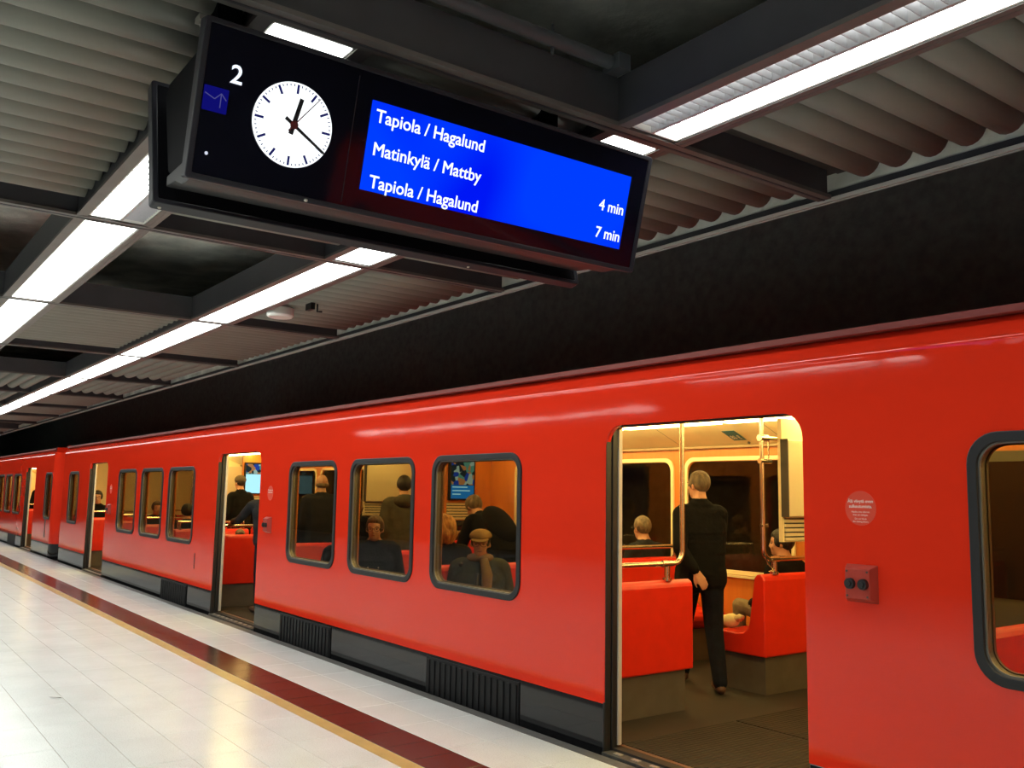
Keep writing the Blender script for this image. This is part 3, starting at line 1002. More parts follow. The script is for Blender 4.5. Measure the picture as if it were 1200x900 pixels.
    nh = [rrect(a - 0.02, b + 0.02, WZ0 - 0.01, WZ1 + 0.01, 0.12, 6) for a, b in wins]
    me = filled(side_outline(xl + 0.1, xr - 0.1, [(l - 0.02, r + 0.02) for l, r in doors], YF, 2.10, 2.0, 0.12), nh, 0.02)
    link('inner_wall', me, ORANGE, car, (0, YN + 0.005, 0))
    fwins = [(a - 0.07, b - 0.07) for a, b in wins]
    fh = [rrect(a - 0.03, b + 0.03, 0.86, 1.90, 0.10, 6) for a, b in fwins]
    me = filled([(xl + 0.1, YF), (xr - 0.1, YF), (xr - 0.1, 2.06), (xl + 0.1, 2.06)], fh, 0.03)
    far = link('far_wall', me, ORANGE, car, (0, YW + 0.015, 0))
    for a, b in fwins:
        g = MB().ring(rrect(a - 0.07, b + 0.07, 0.82, 1.945, 0.12, 6), rrect(a - 0.03, b + 0.03, 0.86, 1.905, 0.10, 6), lambda p: (p[0], YW - 0.018, p[1]), lambda p: (p[0], YW + 0.03, p[1]))
        fwn = g.build('far_window', CREAM, car, bevel=0.004)
        MB().prism(rrect(a - 0.04, b + 0.04, 0.85, 1.915, 0.10, 6), lambda p: (p[0], YW + 0.012, p[1]), lambda p: (p[0], YW + 0.018, p[1])).build('far_pane', FARPANE, fwn)
        MB().box((a - 0.10, YW - 0.035, 0.795), (b + 0.10, YW, 0.815)).build('far_sill', CREAM, fwn)
    for l, r in doors:                       # closed doors on the far side
        fd = MB().box((l + 0.02, YW - 0.03, YF), (r - 0.02, YW - 0.001, 1.93)).build('far_door', mat('olive door leaf', (0.10, 0.085, 0.045), 0.45), car, bevel=0.006)
        for a, b in ((l + 0.08, (l + r) / 2 - 0.05), ((l + r) / 2 + 0.05, r - 0.08)):
            MB().prism(rrect(a, b, 0.85, 1.85, 0.08, 5), lambda p: (p[0], YW - 0.036, p[1]), lambda p: (p[0], YW - 0.031, p[1])).build('far_door_pane', mat('dark door glass', (0.012, 0.010, 0.008), 0.05), fd)
        MB().box(((l + r) / 2 - 0.008, YW - 0.035, YF), ((l + r) / 2 + 0.008, YW - 0.029, 1.93)).build('door_seam', RUBBER, fd)
    # ceiling with coves
    yc = (YN + YW) / 2 + 0.01
    half = [(YW + 0.02, 2.03), (YW - 0.01, 2.045), (YW - 0.03, 2.055), (6.54, 2.235), (6.50, 2.262), (6.34, 2.275), (6.30, 2.30), (yc, 2.32)]
    prof = half + [(2 * yc - p[0], p[1]) for p in half[-2::-1]]
    c = MB()
    n = len(prof)
    c.add([(xl + 0.1, p[0], p[1]) for p in prof] + [(xr - 0.1, p[0], p[1]) for p in prof], [(i, i + 1, n + i + 1, n + i) for i in range(n - 1)])
    cl = c.build('car_ceiling', CREAM, car)
    MB().box((xl + 0.1, YW - 0.045, 2.030), (xr - 0.1, YW - 0.001, 2.052)).build('cove_trim', mat('cove trim', (0.30, 0.20, 0.10), 0.4, 0.3), cl)
    k = 0
    xx = xr - 0.5
    while xx - 1.2 > xl + 0.2:
        for sgn, yl_ in ((1, 6.42), (-1, 2 * yc - 6.42)):
            MB().box((xx - 1.2, yl_ - 0.05, 2.212), (xx, yl_ + 0.05, 2.262)).build('ceiling_lamp', CARLIGHT, cl)
        MB().add([(xx + 0.34, YW - 0.034, 2.056), (xx + 0.346, YW - 0.034, 2.056), (xx + 0.346, 6.545, 2.231), (xx + 0.34, 6.545, 2.231)], [(0, 1, 2, 3)]).build('cove_seam', DARKGREY, cl)
        xx -= 1.30
    # ---- ends
    for xe, sg in ((xl, 1), (xr, -1)):
        MB().box((xe, D + 0.05, ZS), (xe + sg * 0.08, D + 3.15, 2.40)).build('end_wall', RED, car)
        MB().box((xe, D + 0.05, -0.07), (xe + sg * 0.08, D + 3.15, ZS)).build('end_skirt', BLACK_SKIRT, car)
        MB().box((xe + sg * 0.10, YN, YF), (xe + sg * 0.13, YW, 2.30)).build('end_lining', CREAM, car)
    if end_cap is not None:                  # rounded cab nose facing the next car
        pts = [(xr, D + 0.0)] + [(xr + 0.30 * math.sin(math.radians(a)), D + 0.30 - 0.30 * math.cos(math.radians(a))) for a in range(15, 91, 15)] + [(xr + 0.34, D + 1.6), (xr + 0.30, D + 2.9), (xr, D + 3.2)]
        for z0, z1, M_, nm in ((ZS, 2.285, RED, 'cab_nose'), (-0.07, ZS, BLACK_SKIRT, 'cab_skirt')):
            MB().prism(pts, lambda p: (p[0], p[1], z0), lambda p: (p[0], p[1], z1)).build(nm, M_, car, smooth=True)
    # ---- seats
    for xb, dn in seats:
        near_door = any(abs(xb - (l - 0.40)) < 0.05 for l, r in doors)
        seat(car, -2.27 if abs(xb + 2.68) < 0.05 else xb, dn, D + 0.14, 5.14, not near_door and not (main and -11 < xb))
        seat(car, xb, dn, 5.95, YW - 0.02, not near_door)
        if near_door:
            pole(car, xb - 0.03, 5.06, D + 0.15, 4.90)
            pole(car, xb - 0.03, 5.985, YW - 0.03, 6.12)
    return car

DL = [-4.295 - 7.27 * k for k in range(3)]
DOORS1 = [(l, l + DOORW) for l in DL]
WREL = [(-2.065, -0.875), (-3.53, -2.355), (-4.97, -3.83)]
WINS1 = []
for k, l in enumerate(DL[:2]):
    WINS1 += [(l + a, l + b) for a, b in WREL]
WINS1 += [(DL[0] + 7.27 + a, DL[0] + 7.27 + b) for a, b in WREL]
WINS1 += [(-20.62, -19.70)]
VENTS1 = [(-6.38, -5.16), (-9.35, -8.13), (-13.72, -12.55)]
SEATS1 = []
for k in (-1, 0, 1):
    x0 = -4.70 - 7.27 * k
    SEATS1 += [(x0, -1), (x0 - 1.80, 1), (x0 - 1.82, -1), (x0 - 3.62, 1), (x0 - 3.64, -1), (x0 - 5.25, 1)]
SEATS1 = [s for s in SEATS1 if s[0] < 2.2]
SEATS1 += [(-4.70 - 7.27 * 2, -1), (-20.95, 1)]
car1 = build_car('long red metro car with open doors standing at the platform, nearest the camera', -21.25, 2.75, DOORS1, WINS1, VENTS1, SEATS1, True)
DOORS2 = [(-26.03, -24.57), (-33.30, -31.84), (-40.57, -39.11)]
WINS2 = [(-23.25, -22.45), (-27.78, -26.62), (-29.24, -28.08), (-30.70, -29.54), (-35.05, -33.9), (-36.5, -35.36), (-38.0, -36.82)]
VENTS2 = [(-28.2, -27.0)]
SEATS2 = [(-26.43, -1), (-28.19, 1), (-28.21, -1), (-29.95, 1), (-24.2, 1)]
car2 = build_car('red metro car coupled behind the first one, at the far left of the platform', -44.0, -22.42, DOORS2, WINS2, VENTS2, SEATS2, False, end_cap=True)

# display partitions, stickers and small fittings in the near car
for k in range(3):
    partition(car1, -4.70 - 7.27 * k, False, y0=6.17)
partition(car1, -9.95, True)
partition(car1, -17.22, True, pale=True)
# horizontal rail, wire and clamps at the far-side pole in the first doorway
m_ = MB().tube([(-4.73, 5.985, 2.03), (-4.73, 6.95, 2.03)], 0.016, 10)
m_.tube([(-4.73, 5.955, 2.03), (-4.73, 6.06, 2.03)], 0.027, 10)
m_.tube([(-4.73, 5.955, 1.845), (-4.73, 6.09, 1.845)], 0.022, 10)
m_.tube([(-4.73, 6.07, 2.03), (-4.73, 6.07, 1.85)], 0.006, 6)
m_.build('cross_rail', CHROME, car1, smooth=True)
MB().tube([(-4.73, 5.955, 1.33), (-4.73, 6.04, 1.33)], 0.014, 8).build('pole_clamp', CHROME, car1, smooth=True)
m_ = MB().tube([(-4.72, 5.99, 1.10), (-4.71, 6.02, 1.03), (-4.70, 6.07, 0.99), (-4.71, 6.03, 0.975), (-4.70, 6.10, 0.965)], 0.007, 6)
m_.build('looped_strap', CHROME, car1, smooth=True)
m_ = MB()
xs = -5.68
def cove(x, t, off=0.003):
    a, b = Vector((x, YW - 0.03, 2.055)), Vector((x, 6.54, 2.235))
    d = (b - a).normalized()
    nrm = Vector((0, -d.z, d.y)) * -1
    nrm = Vector((0, -0.364, -0.931))
    return a + d * t + nrm * off
st = MB().hull8([cove(xs - 0.075, 0.10), cove(xs + 0.075, 0.10), cove(xs + 0.075, 0.30), cove(xs - 0.075, 0.30), cove(xs - 0.075, 0.10, .005), cove(xs + 0.075, 0.10, .005), cove(xs + 0.075, 0.30, .005), cove(xs - 0.075, 0.30, .005)])
st = st.build('fare_sticker', mat('teal sticker', (0.02, 0.15, 0.22), 0.4), car1)
me = text_mesh('80 €', 0.072, 0.0004, 'CENTER', 0.002)
po = WL[st.name]
remap(me, lambda p: cove(xs + p[0] * 0.8, 0.135 + p[1] * 1.4, 0.007) - Vector(po))
link('sticker_text', me, mat('pale print', (0.8, 0.8, 0.7), 0.5), st, po)
MB().tube([cove(-5.62, 0.045, 0.0), cove(-5.62, 0.045, 0.015)], 0.014, 10).build('cove_lock', DARKGREY, car1)
# recessed handle in the car side left of the second door
MB().box((-12.30, D - 0.003, 0.50), (-12.275, D + 0.002, 0.70)).build('flush_handle', RUBBER, car1)
MB().box((-23.0, D - 0.004, 0.40), (-22.9, D + 0.002, 0.85)).build('side_grille', DARKGREY, car2)

# ================================================================== PASSENGERS
SKIN = mat('skin', (0.52, 0.27, 0.16), 0.5, 0, 0.08, 30)
EYE = mat('dark eye', (0.02, 0.015, 0.012), 0.3)
LIP = mat('lips', (0.30, 0.10, 0.07), 0.5)
def cloth(name, c):
    return mat(name, c, 0.9, 0, 0.25, 14, 0.004, 40, spec=0.12)
COATBLK = cloth('black coat', (0.006, 0.006, 0.0065))
NAVYJ = cloth('navy jeans', (0.007, 0.008, 0.014))
TAN = cloth('tan trousers', (0.22, 0.17, 0.10))
GREYGRN = cloth('grey green coat', (0.075, 0.072, 0.052))
OLIVE = cloth('olive jacket', (0.050, 0.058, 0.036))
CHAR = cloth('charcoal coat', (0.020, 0.021, 0.024))
SHOE = mat('brown shoe', (0.075, 0.035, 0.018), 0.5)
SOLE = mat('pale sole', (0.35, 0.28, 0.18), 0.6)
def hairmat(name, c):
    return mat(name, c, 0.6, 0, 0.5, 30, 0.012, 55, stretch=(1, 1, 0.4))
HBLOND = hairmat('blond hair', (0.40, 0.20, 0.055))
HGREY = hairmat('greying hair', (0.14, 0.098, 0.052))
HBROWN = hairmat('brown hair', (0.075, 0.036, 0.016))
HDARK = hairmat('dark hair', (0.018, 0.013, 0.010))
HSHORT = hairmat('cropped fair hair', (0.13, 0.095, 0.052))

def cap_mesh(mb, p0, p1, r0, r1, seg=10):
    """closed tapered capsule"""
    p0, p1 = Vector(p0), Vector(p1)
    d = p1 - p0
    L = d.length
    if L < 1e-6:
        d = Vector((0, 0, 1)); L = 1e-4
    d = d / L
    a = d.orthogonal().normalized(); b = d.cross(a)
    rings = []
    for k in range(4):
        t = math.radians(-90 + 90 * k / 4)
        rings.append((p0 + d * (r0 * math.sin(t)), max(r0 * math.cos(t), 1e-4)))
    rings.append((p0, r0)); rings.append((p1, r1))
    for k in range(1, 5):
        t = math.radians(90 * k / 4)
        rings.append((p1 + d * (r1 * math.sin(t)), max(r1 * math.cos(t), 1e-4)))
    vs, fs = [], []
    for c, r in rings:
        for k in range(seg):
            th = 2 * math.pi * k / seg
            vs.append(c + (a * math.cos(th) + b * math.sin(th)) * r)
    for i in range(len(rings) - 1):
        for k in range(seg):
            k2 = (k + 1) % seg
            fs.append((i * seg + k, i * seg + k2, (i + 1) * seg + k2, (i + 1) * seg + k))
    fs.append(tuple(range(seg - 1, -1, -1)))
    fs.append(tuple((len(rings) - 1) * seg + k for k in range(seg)))
    mb.add(vs, fs)

def hand_caps(wrist, d, nrm, side, curl=0.5, s=1.0):
    """capsules of a five-fingered hand. d: along the fingers, nrm: back of the hand, side: towards the thumb"""
    d, nrm, side = Vector(d).normalized(), Vector(nrm).normalized(), Vector(side).normalized()
    w = Vector(wrist)
    out = []
    for k in range(4):
        q = w + side * (0.030 - 0.020 * k) * s
        out.append((w + side * (0.015 - 0.010 * k) * s, q + d * 0.085 * s, 0.017 * s, 0.013 * s))
        ln = (0.074, 0.082, 0.076, 0.060)[k] * s
        p = q + d * 0.088 * s
        ang = curl * 0.5
        for j, f in enumerate((0.45, 0.32, 0.23)):
            v = d * math.cos(ang) - nrm * math.sin(ang)
            p2 = p + v * ln * f
            out.append((p, p2, 0.0092 * s, 0.0080 * s))
            p = p2
            ang += curl * 0.8
    t0 = w + side * 0.020 * s + d * 0.02 * s
    t1 = w + side * 0.050 * s + d * 0.055 * s - nrm * 0.012 * s
    t2 = t1 + (d * 0.8 + side * 0.25 - nrm * 0.3 * curl).normalized() * 0.032 * s
    t3 = t2 + (d * 0.9 - nrm * 0.5 * curl).normalized() * 0.026 * s
    out += [(t0, t1, 0.015 * s, 0.011 * s), (t1, t2, 0.0105 * s, 0.0095 * s), (t2, t3, 0.0095 * s, 0.008 * s)]
    return out

STAND = dict(pelvis=(0, 0, 0.95), waist=(0, 0, 1.08), chest=(0.01, 0, 1.28), sh=(0, 0.185, 1.42), neck=(0, 0, 1.48), head=(0.035, 0, 1.645),
             hipL=(0, 0.09, 0.92), hipR=(0, -0.09, 0.92), kneeL=(0.03, 0.10, 0.50), kneeR=(0.03, -0.10, 0.50), ankL=(0, 0.10, 0.09), ankR=(0, -0.10, 0.09),
             toeL=(0.17, 0.12, 0.045), toeR=(0.17, -0.12, 0.045), elL=(-0.03, 0.255, 1.13), elR=(-0.03, -0.255, 1.13), wrL=(0.07, 0.26, 0.90), wrR=(0.07, -0.26, 0.90))
SIT = dict(pelvis=(0, 0, 0.55), waist=(0.0, 0, 0.68), chest=(-0.01, 0, 0.84), sh=(-0.01, 0.185, 0.955), neck=(0, 0, 1.01), head=(0.035, 0, 1.165),
           hipL=(0.02, 0.09, 0.53), hipR=(0.02, -0.09, 0.53), kneeL=(0.44, 0.11, 0.52), kneeR=(0.44, -0.11, 0.52), ankL=(0.42, 0.11, 0.11), ankR=(0.42, -0.11, 0.11),
           toeL=(0.59, 0.12, 0.065), toeR=(0.59, -0.12, 0.065), elL=(0.02, 0.25, 0.70), elR=(0.02, -0.25, 0.70), wrL=(0.25, 0.13, 0.64), wrR=(0.25, -0.13, 0.64))

def person(label, pos, heading, pose, coat, legs, hair=None, hairstyle='short', scale=1.0, voxel=0.012, headturn=0, headtilt=0, glasses=False, hat=None, coat_len=0.0, bulk=1.0, hands=True, over=None, hand_spec=None, shoe=SHOE, extra=None, legk=1.0, legturn=0):
    J = dict(STAND if pose == 'stand' else SIT)
    if over: J.update(over)
    J = {k: Vector(v) for k, v in J.items()}
    if legturn:
        rl = Matrix.Rotation(math.radians(legturn), 3, 'Z')
        for k in ('hipL', 'hipR', 'kneeL', 'kneeR', 'ankL', 'ankR', 'toeL', 'toeR'):
            J[k] = rl @ J[k]
    sh = J.pop('sh')
    shL = J.get('shL', Vector((sh.x, sh.y, sh.z))); shR = J.get('shR', Vector((sh.x, -sh.y, sh.z)))
    caps = []          # p0, p1, r0, r1, material slot
    K = bulk
    def C(a, b, r0, r1, m): caps.append((Vector(a), Vector(b), r0, r1, m))
    lat = Vector((0, 1, 0))
    if (shL - shR).length > 0.01: lat = (shL - shR).normalized()
    # torso from sideways capsules, jacket material 1
    C(J['pelvis'] + lat * 0.075, J['pelvis'] - lat * 0.075, 0.125 * K, 0.125 * K, 1 if coat_len >= 0 else 2)
    C(J['waist'] + lat * 0.075, J['waist'] - lat * 0.075, 0.118 * K, 0.118 * K, 1)
    for q in (0.2, 0.4, 0.6, 0.8):
        c_ = J['waist'] * (1 - q) + J['chest'] * q
        C(c_ + lat * 0.085, c_ - lat * 0.085, 0.120 * K, 0.120 * K, 1)
        c_ = J['pelvis'] * (1 - q) + J['waist'] * q
        C(c_ + lat * 0.075, c_ - lat * 0.075, 0.121 * K, 0.121 * K, 1)
        c_ = J['chest'] * (1 - q) + (shL + shR) * 0.5 * q
        C(c_ + lat * 0.10, c_ - lat * 0.10, (0.122 - 0.035 * q) * K, (0.122 - 0.035 * q) * K, 1)
    C(J['chest'] + lat * 0.095, J['chest'] - lat * 0.095, 0.122 * K, 0.122 * K, 1)
    C(shL * 0.92 + shR * 0.08, shR * 0.92 + shL * 0.08, 0.082 * K, 0.082 * K, 1)
    C(J['neck'] + (shL - J['neck']) * 0.25, J['neck'] + (shR - J['neck']) * 0.25, 0.072, 0.072, 1)
    C(J['neck'] - Vector((0, 0, 0.03)), J['neck'] + (J['head'] - J['neck']) * 0.25, 0.068, 0.066, 1)          # collar
    C(J['neck'], J['neck'] + (J['head'] - J['neck']) * 0.65, 0.055, 0.055, 0)
    if coat_len > 0:
        dn = J['pelvis'] - Vector((0, 0, coat_len))
        C(J['pelvis'] + lat * 0.08, dn + lat * 0.09, 0.128 * K, 0.125 * K, 1)
        C(J['pelvis'] - lat * 0.08, dn - lat * 0.09, 0.128 * K, 0.125 * K, 1)
    for s, S in (('L', shL), ('R', shR)):
        C(S, J['el' + s], 0.068 * K, 0.055 * K, 1)
        C(J['el' + s], J['wr' + s], 0.054 * K, 0.042 * K, 1)
        C(J['hip' + s], J['knee' + s], 0.088 * legk, 0.066 * legk, 2)
        C(J['knee' + s], J['ank' + s], 0.064 * legk, 0.050 * legk, 2)
        C(J['ank' + s], J['ank' + s] - Vector((0, 0, 0.03)), 0.040, 0.040, 3)
        t = J['toe' + s]; a = J['ank' + s]
        heel = a + (a - t).normalized() * 0.03; heel.z = t.z - 0.002
        C(heel, t, 0.038, 0.036, 3)
        if hands:
            spec = (hand_spec or {}).get(s)
            d = (J['wr' + s] - J['el' + s]).normalized()
            if spec:
                hc = hand_caps(J['wr' + s] + Vector(spec[0]).normalized() * 0.03, *spec)
            else:
                nr = d.cross(Vector((0, 1, 0)) if s == 'L' else Vector((0, 1, 0)))
                if nr.length < 0.1: nr = Vector((0, 0, 1))
                nr.normalize()
                if nr.z < 0 and pose == 'sit': nr = -nr
                sd = (nr.cross(d) if s == 'L' else d.cross(nr)).normalized()
                if pose == 'sit': sd = Vector((0, -1, 0)) if s == 'L' else Vector((0, 1, 0))
                hc = hand_caps(J['wr' + s] + d * 0.03, d, nr, sd, 0.6)
            for h in hc: C(*h, 0)
    # head
    hd = J['head']
    RH = Matrix.Rotation(math.radians(headturn), 3, 'Z') @ Matrix.Rotation(math.radians(headtilt), 3, 'Y')
    def H(x, y, z): return hd + RH @ Vector((x, y, z))
    heads = [((-0.005, 0, 0.028), (0.096, 0.077, 0.092)), ((0.030, 0, -0.052), (0.062, 0.056, 0.066)), ((0.064, 0, -0.088), (0.026, 0.028, 0.020)),
             ((0.092, 0, -0.012), (0.016, 0.011, 0.026)), ((0.101, 0, -0.026), (0.016, 0.014, 0.012)), ((0.080, 0, 0.022), (0.018, 0.050, 0.010)),
             ((-0.012, 0.080, -0.012), (0.016, 0.010, 0.030)), ((-0.012, -0.080, -0.012), (0.016, 0.010, 0.030)), ((0.062, 0.036, -0.03), (0.024, 0.022, 0.024)), ((0.062, -0.036, -0.03), (0.024, 0.022, 0.024))]
    for (p, r) in heads:
        caps.append((H(*p), H(*p), max(r), max(r), 0))
    mb = MB()
    for c in caps[:len(caps) - len(heads)]:
        cap_mesh(mb, c[0], c[1], c[2], c[3])
    for (p, r) in heads:
        mb.ell((0, 0, 0), r, 14, 9, 0, fn=lambda q, d_, p=p: H(p[0] + q.x, p[1] + q.y, p[2] + q.z))
    # --- fuse to one skin
    me = mb.mesh('tmp')
    bm = bmesh.new(); bm.from_mesh(me)
    bmesh.ops.remove_doubles(bm, verts=bm.verts, dist=1e-6)
    bmesh.ops.recalc_face_normals(bm, faces=bm.faces)
    bm.to_mesh(me); bm.free()
    ob = bpy.data.objects.new('tmp', me); COL.objects.link(ob)
    r_ = ob.modifiers.new('r', 'REMESH'); r_.mode = 'VOXEL'; r_.voxel_size = voxel / scale; r_.use_smooth_shade = True
    s_ = ob.modifiers.new('s', 'SMOOTH'); s_.factor = 0.5; s_.iterations = 4 if voxel > 0.008 else 14
    dg = bpy.context.evaluated_depsgraph_get(); dg.update()
    body = bpy.data.meshes.new_from_object(ob.evaluated_get(dg))
    bpy.data.objects.remove(ob); bpy.data.meshes.remove(me)
    # --- clothing regions by the nearest limb
    n = len(body.polygons)
    cen = np.empty(n * 3); body.polygons.foreach_get('center', cen); cen = cen.reshape(-1, 3)
    best = np.full(n, 1e9); idx = np.zeros(n, int)
    for p0, p1, r0, r1, m_ in caps:
        a = np.array(p0); d = np.array(p1) - a; L2 = max(d @ d, 1e-9)
        t = np.clip(((cen - a) @ d) / L2, 0, 1)
        dist = np.linalg.norm(cen - (a + t[:, None] * d), axis=1) - (r0 + (r1 - r0) * t)
        upd = dist < best - (0.002 if m_ == 0 else 0)
        best[upd] = dist[upd]; idx[upd] = m_
    zlim = hd.z - 0.105
    idx[(np.linalg.norm(cen - np.array(hd), axis=1) < 0.135) & (idx == 1) & (cen[:, 2] > zlim)] = 0
    body.materials.clear()
    body.polygons.foreach_set('material_index', idx)
    # --- eyes and mouth on the same mesh
    bm = bmesh.new(); bm.from_mesh(body)
    ex = MB()
    for sy in (1, -1):
        ex.ell((0, 0, 0), (0.009, 0.011, 0.0055), 8, 6, 4, fn=lambda q, d_: H(0.081 + q.x, sy * 0.031 + q.y, 0.002 + q.z))
        ex.ell((0, 0, 0), (0.008, 0.018, 0.003), 8, 5, 4, fn=lambda q, d_: H(0.086 + q.x, sy * 0.034 + q.y, 0.026 + q.z))
    ex.ell((0, 0, 0), (0.010, 0.024, 0.006), 8, 6, 5, fn=lambda q, d_: H(0.083 + q.x, q.y, -0.060 + q.z))
    vv = [bm.verts.new(v) for v in ex.v]
    for f, mi in zip(ex.f, ex.mi):
        try:
            nf = bm.faces.new([vv[i] for i in f]); nf.material_index = mi; nf.smooth = True
        except ValueError:
            pass
    bm.to_mesh(body); bm.free()
    root = empty('person', pos)
    rot = Matrix.Rotation(math.radians(heading), 3, 'Z')
    def place(me_):
        k = len(me_.vertices)
        co = np.empty(k * 3); me_.vertices.foreach_get('co', co); co = co.reshape(-1, 3) * scale
        co = co @ np.array(rot.transposed())
        me_.vertices.foreach_set('co', co.ravel()); me_.update()
    def part(nm, m_, M_, smooth=True):
        me_ = m_.mesh(nm)
        b2 = bmesh.new(); b2.from_mesh(me_); bmesh.ops.remove_doubles(b2, verts=b2.verts, dist=1e-6); bmesh.ops.recalc_face_normals(b2, faces=b2.faces); b2.to_mesh(me_); b2.free()
        place(me_)
        return link(nm, me_, M_, root, pos, 'full' if smooth else False)
    place(body)
    link('body', body, [SKIN, coat, legs, shoe, EYE, LIP], root, pos, 'full')
    # --- hair
    if hair is not None:
        h = MB()
        rr = random.Random(hash(label) % 1000)
        if hairstyle in ('short', 'cropped'):
            k = 1.045 if hairstyle == 'cropped' else 1.12
            def fn(q, d_):
                x, y_, z_ = q.x - 0.010, q.y, q.z + 0.030
                if d_.x > 0.45 and z_ < 0.075: x *= 0.80; y_ *= 0.88
                if z_ < -0.03 and d_.x > -0.3: x *= 0.8; y_ *= 0.78
                if z_ < -0.055: x *= 0.75; y_ *= 0.7
                j = 1 + 0.02 * math.sin(31 * q.y + 17 * q.z)
                return H(x * j, y_ * j, z_)
            h.ell((0, 0, 0), (0.099 * k, 0.080 * k, 0.094 * k), 22, 14, 0, fn=fn)
        elif hairstyle == 'long':
            def fn(q, d_):
                x, y_, z_ = q.x - 0.022, q.y, q.z + 0.01
                if d_.x > 0.35 and z_ < 0.085: x *= 0.62; y_ *= 0.95
                if z_ < -0.02:
                    z_ = -0.02 + (z_ + 0.02) * 1.55
                    y_ *= 1.18; x = x * 1.0 - 0.015
                j = 1 + 0.05 * math.sin(60 * math.atan2(q.y, q.x) / 6 + 40 * q.z) + rr.uniform(-0.015, 0.015)
                return H(x * j, y_ * j, z_)
            h.ell((0, 0, 0), (0.118, 0.100, 0.118), 30, 20, 0, fn=fn)
        elif hairstyle == 'fringe':          # ring of hair round a bald crown
            def fn(q, d_):
                x, y_, z_ = q.x - 0.012, q.y, q.z * 0.5 - 0.015
                if d_.x > 0.2: x *= 0.8; y_ *= 0.85
                return H(x, y_, z_)
            h.ell((0, 0, 0), (0.098, 0.081, 0.09), 20, 10, 0, fn=fn)
        part('hair', h, hair)
    if glasses:
        g = MB()
        for sy in (1, -1):
            lp = [H(0.106, sy * 0.034 + 0.027 * math.cos(t), 0.000 + 0.019 * math.sin(t)) for t in [2 * math.pi * k / 14 for k in range(14)]]
            g.tube(lp, 0.0019, 5, closed=True)
            g.tube([H(0.102, sy * 0.061, 0.004), H(0.02, sy * 0.082, 0.004)], 0.0025, 5)
        g.tube([H(0.106, 0.008, 0.003), H(0.106, -0.008, 0.003)], 0.003, 5)
        part('glasses', g, RUBBER)
    if hat == 'flat':
        g = MB()
        def fn(q, d_):
            x, y_, z_ = q.x, q.y, q.z
            if z_ < 0: z_ *= 0.35
            x = x + 0.012 if d_.x > 0 else x
            return H(x - 0.002, y_, z_ + 0.062 - 0.12 * max(0, x) * 0.55)
        g.ell((0, 0, 0), (0.118, 0.098, 0.066), 22, 12, 0, fn=fn)
        g.ell((0, 0, 0), (0.052, 0.074, 0.010), 16, 8, 0, fn=lambda q, d_: H(q.x + 0.108, q.y, q.z + 0.040 - q.x * 0.35))
        part('flat_cap', g, cloth('tan cap', (0.30, 0.19, 0.075)))
    elif hat == 'beanie':
        g = MB()
        g.ell((0, 0, 0), (0.108, 0.092, 0.085), 20, 12, 0, fn=lambda q, d_: H(q.x - 0.008, q.y, max(q.z, -0.02) + 0.052))
        part('knit_hat', g, cloth('grey beanie', (0.16, 0.13, 0.09)))
    if extra:
        extra(part, H, J)
    tag(root, label, 'person')
    return root

# --- man standing in the aisle, seen through the nearest doorway
person('man in a black jacket and dark jeans standing in the nearest doorway, back turned', (-5.13, 5.70, YF), 152, 'stand', COATBLK, NAVYJ, HSHORT, 'cropped', 0.985, 0.0065, headturn=24, coat_len=0.06, bulk=1.07, hands=True, legk=1.2,
       over=dict(sh=(0, 0.165, 1.41), kneeR=(-0.02, -0.10, 0.50), ankR=(-0.15, -0.10, 0.09), toeR=(0.01, -0.12, 0.045), kneeL=(0.25, 0.06, 0.52), ankL=(0.40, 0.02, 0.09), toeL=(0.56, 0.03, 0.045),
                 elL=(-0.14, 0.225, 1.14), wrL=(-0.20, 0.13, 0.985), elR=(0.10, -0.20, 1.16), wrR=(0.26, -0.15, 1.02)),
       hand_spec={'L': ((-0.05, -0.55, -0.85), (-1, 0.1, 0.0), (-0.1, 0.85, -0.5), 0.35)})
# --- seated passengers seen through the nearest doorway
person('grey-haired man in a dark coat seated behind the far rail, seen from behind', (-6.76, 6.68, YF), 180, 'sit', CHAR, NAVYJ, HGREY, 'cropped', 1.03, headturn=-12, glasses=True, hands=False)
def phone(part, H, J):
    g = MB().box((0.30, -0.03, 0.70), (0.31, 0.04, 0.83))
    part('phone', g, RUBBER, False)
person('dark-haired man in a black coat and tan trousers seated beside the doorway grille', (-5.02, 6.64, YF), 180, 'sit', COATBLK, TAN, HDARK, 'short', 0.98, headturn=28,
       over=dict(kneeL=(0.42, 0.11, 0.60), kneeR=(0.40, -0.11, 0.52)), extra=phone)
# --- near windows
def scarf(part, H, J):
    g = MB()
    nk = J['neck']
    pts = [nk + Vector((0.085 * math.cos(a), 0.085 * math.sin(a), 0.035 + 0.01 * math.cos(a))) for a in [2 * math.pi * k / 14 for k in range(14)]]
    g.tube(pts, 0.034, 8, closed=True)
    g.tube([nk + Vector((0.10, 0.03, 0.03)), nk + Vector((0.155, 0.06, -0.10)), nk + Vector((0.165, 0.05, -0.24)), nk + Vector((0.16, 0.04, -0.34))], [0.036, 0.048, 0.046, 0.030], 8)
    part('scarf', g, cloth('checked tan scarf', (0.24, 0.16, 0.06)))
def capman(part, H, J):
    scarf(part, H, J)
    g = MB().tube([(0.17, -0.02, 0.93), (0.175, -0.03, 0.60)], 0.02, 8)
    g.ell((0.165, -0.16, 1.00), (0.02, 0.02, 0.02), 8, 6)
    part('camera_strap', g, RUBBER)
person('man in a tan flat cap, glasses and scarf seated at the window', (-6.26, 4.31, YF), -34, 'sit', OLIVE, NAVYJ, HDARK, 'cropped', 0.96, headturn=-4, glasses=True, hat='flat', bulk=1.18, hands=False, extra=capman, legturn=36)
person('blonde woman in a dark coat seated behind the man in the flat cap', (-6.98, 4.42, YF), 172, 'sit', COATBLK, NAVYJ, HBLOND, 'long', 1.04, hands=False)
